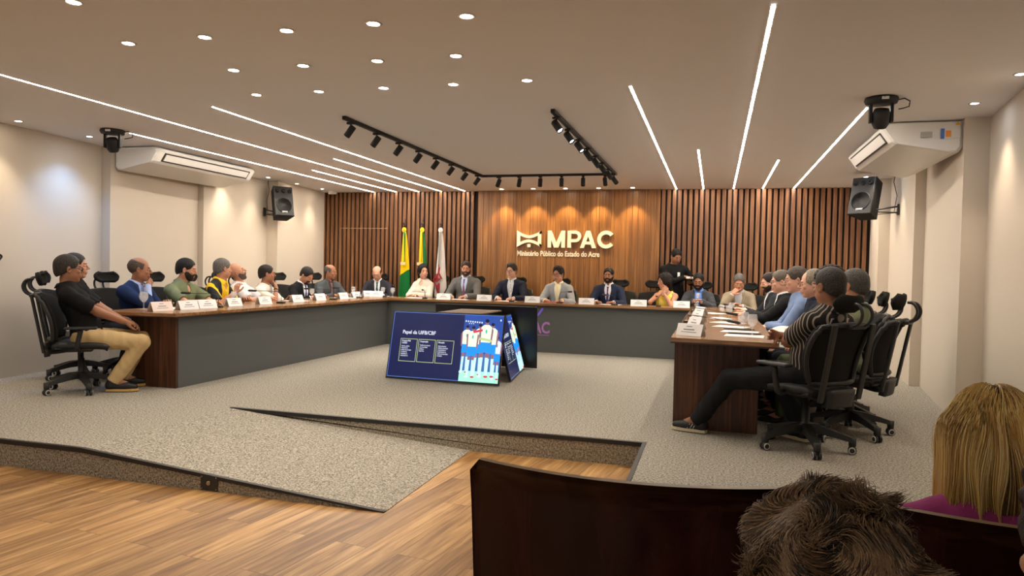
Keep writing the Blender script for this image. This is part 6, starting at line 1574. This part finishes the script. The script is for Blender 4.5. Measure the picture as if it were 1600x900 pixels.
for x, y, lb in [(0.27, 6.75, 'stemmed glass behind the nearest one on the right desk'), (0.16, 8.1, 'stemmed glass before the man in the black blazer'), (0.20, 8.9, 'stemmed glass farther along the right desk beside papers')]: glass_stem(x, y, lb)
for x, y, lb in [(0.1, 9.6, 'water tumbler near the far end of the right desk'), (0.26, 7.3, 'water tumbler before the man in the light blue shirt')]: tumbler(x, y, lb)
for y, rz, lb, z_ in [(6.35, -78, 'black gooseneck microphone nearest on the right desk', 0.13), (7.35, -84, 'black gooseneck microphone second on the right desk', 0.15), (8.5, -84, 'black gooseneck microphone third on the right desk', 0.15), (9.5, -84, 'black gooseneck microphone farthest on the right desk', 0.15)]:
    mic(-0.24, y, rz, lb, reach=0.36, rise=z_, drop=0.04)
for y, lb in [(6.75, 'black gooseneck microphone nearest on the left desk'), (7.95, 'black gooseneck microphone before the bald man tipping back'), (9.25, 'black gooseneck microphone before the man with the blue tie'), (10.05, 'black gooseneck microphone before the bald man in grey')]:
    mic(-5.30, y, 96, lb, reach=0.34, rise=0.15, drop=0.0)
for x, rz, lb, rs in [(-5.15, 20, 'black gooseneck microphone beside the man with the green tie', .14), (-4.45, 30, 'black gooseneck microphone right of the woman in white', .13), (-2.25, -20, 'black gooseneck microphone before the light grey suit', .17),
                  (-1.42, 40, 'black gooseneck microphone before the purple tie', .14), (-0.78, 10, 'black gooseneck microphone before the woman in yellow', .14)]:
    mic(x, 10.62, rz, lb, reach=0.24, rise=rs, drop=0.0)
# upright microphone of the speaker
t = thing('gooseneck_microphone', 'upright silver gooseneck microphone before the man in the navy blazer', 'microphone', (-3.0, 10.60, ZT), 0, 'gooseneck microphones')
MB().box((-0.035, -0.05, 0.0), (0.035, 0.05, 0.022), bev=0.008).build('base', M_BLACK, t)
MB().tube([(0, 0, 0.02), (-0.02, 0.05, 0.10), (-0.06, 0.14, 0.24), (-0.09, 0.20, 0.33)], 0.004, 8).build('gooseneck', M_CHROME, t)
MB().tube([(-0.09, 0.20, 0.33), (-0.094, 0.208, 0.345), (-0.10, 0.22, 0.37), (-0.102, 0.224, 0.376)], [0.007, 0.011, 0.011, 0.005], 10).build('microphone_head', M_CHROME, t)
for x, y, rz, lb in [(-5.55, 6.35, 20, 'white paper before the man in the navy suit'), (-5.52, 8.65, 85, 'white paper before the man with the wristwatch'), (-5.5, 9.95, 80, 'white paper before the bald man in the grey suit'), (-5.35, 10.90, 10, 'white paper before the man with the green tie'),
                     (-4.68, 10.80, 80, 'white paper under the hands of the woman in white'), (-3.92, 10.74, 88, 'white paper before the mauve tie man'), (-3.12, 10.72, 85, 'white paper before the man in the navy blazer'), (-1.5, 10.74, 80, 'white paper before the purple tie'),
                     (0.24, 6.00, 84, 'white paper nearest on the right desk'), (0.22, 6.42, 80, 'white paper second on the right desk'), (0.16, 7.0, 70, 'white paper third on the right desk'), (0.14, 7.55, 60, 'white paper before the light blue shirt'),
                     (0.05, 8.3, 20, 'white paper before the man in the black blazer'), (-0.02, 9.3, 40, 'white paper at the far end of the right desk')]:
    paper(x, y, rz, lb)
paper(-2.36, 10.78, 90, 'red folder under the hands of the man in the light grey suit', mt=mat('folder_red', s2l((170, 70, 80)), 0.6), n=4, l_=0.3)
for x, y, lb in [(0.25, 6.22, 'dark tablet between papers on the near right desk'), (0.22, 6.70, 'dark phone on papers on the right desk')]:
    o = MB().box((-0.13, -0.035, 0.0), (0.13, 0.035, 0.009), bev=0.003).build('tablet', M_BLACK, None, (x, y, ZT + 0.0), R(2)); tag(o, lb, 'tablet')
# white folder on the lap beside the light blue shirt
o = MB().grid(lambda u, v: ((u - .5) * 0.26, (v - .5) * 0.30, 0.05 * math.sin(u * 3.14) + 0.02 * math.sin(v * 5)), 12, 12, thick=0.02).build('white_bag', mat('bag_white', s2l((232, 234, 226)), 0.8), None, (0.62, 6.98, 0.64), R(15))
o.rotation_euler = (R(35), R(-20), R(15)); tag(o, 'white bundle on the lap between the blue shirt and the curly haired person', 'bundle')
# tray with cups held by the waiter
TX, TY, TZ = -0.33, 11.50, 1.125
t = thing('serving_tray', 'round silver tray with white cups carried by the standing waiter', 'tray', (TX, TY, TZ))
MB().lathe([(0.001, 0.0), (0.13, 0.0), (0.155, 0.016), (0.158, 0.018), (0.154, 0.02), (0.128, 0.004), (0.001, 0.004)], 32).build('tray', M_CHROME, t)
for i, (dx, dy) in enumerate([(-0.07, -0.05), (0.02, -0.08), (0.09, -0.02), (0.05, 0.06)]):
    c = thing('coffee_cup', 'small white cup on the silver tray, %s from the left' % ords[i], 'cup', (TX + dx, TY + dy, TZ + 0.005), group='cups on the tray')
    MB().lathe([(0.001, 0.0), (0.018, 0.0), (0.030, 0.045), (0.028, 0.045), (0.017, 0.004), (0.001, 0.004)], 18).build('cup_bowl', M_WHITE, c)
    MB().tube([(0.026, 0, 0.036), (0.042, 0, 0.034), (0.042, 0, 0.016), (0.022, 0, 0.012)], 0.003, 6).build('handle', M_WHITE, c)
o = thing('water_tumbler', 'small glass in the hands of the bearded man in dark grey', 'glass', (-0.235, 11.02, 0.855), group='water tumblers')
MB().lathe([(0.001, 0.0), (0.024, 0.0), (0.029, 0.085), (0.0275, 0.085), (0.023, 0.005), (0.001, 0.005)], 18).build('glass_wall', M_GLASS, o)
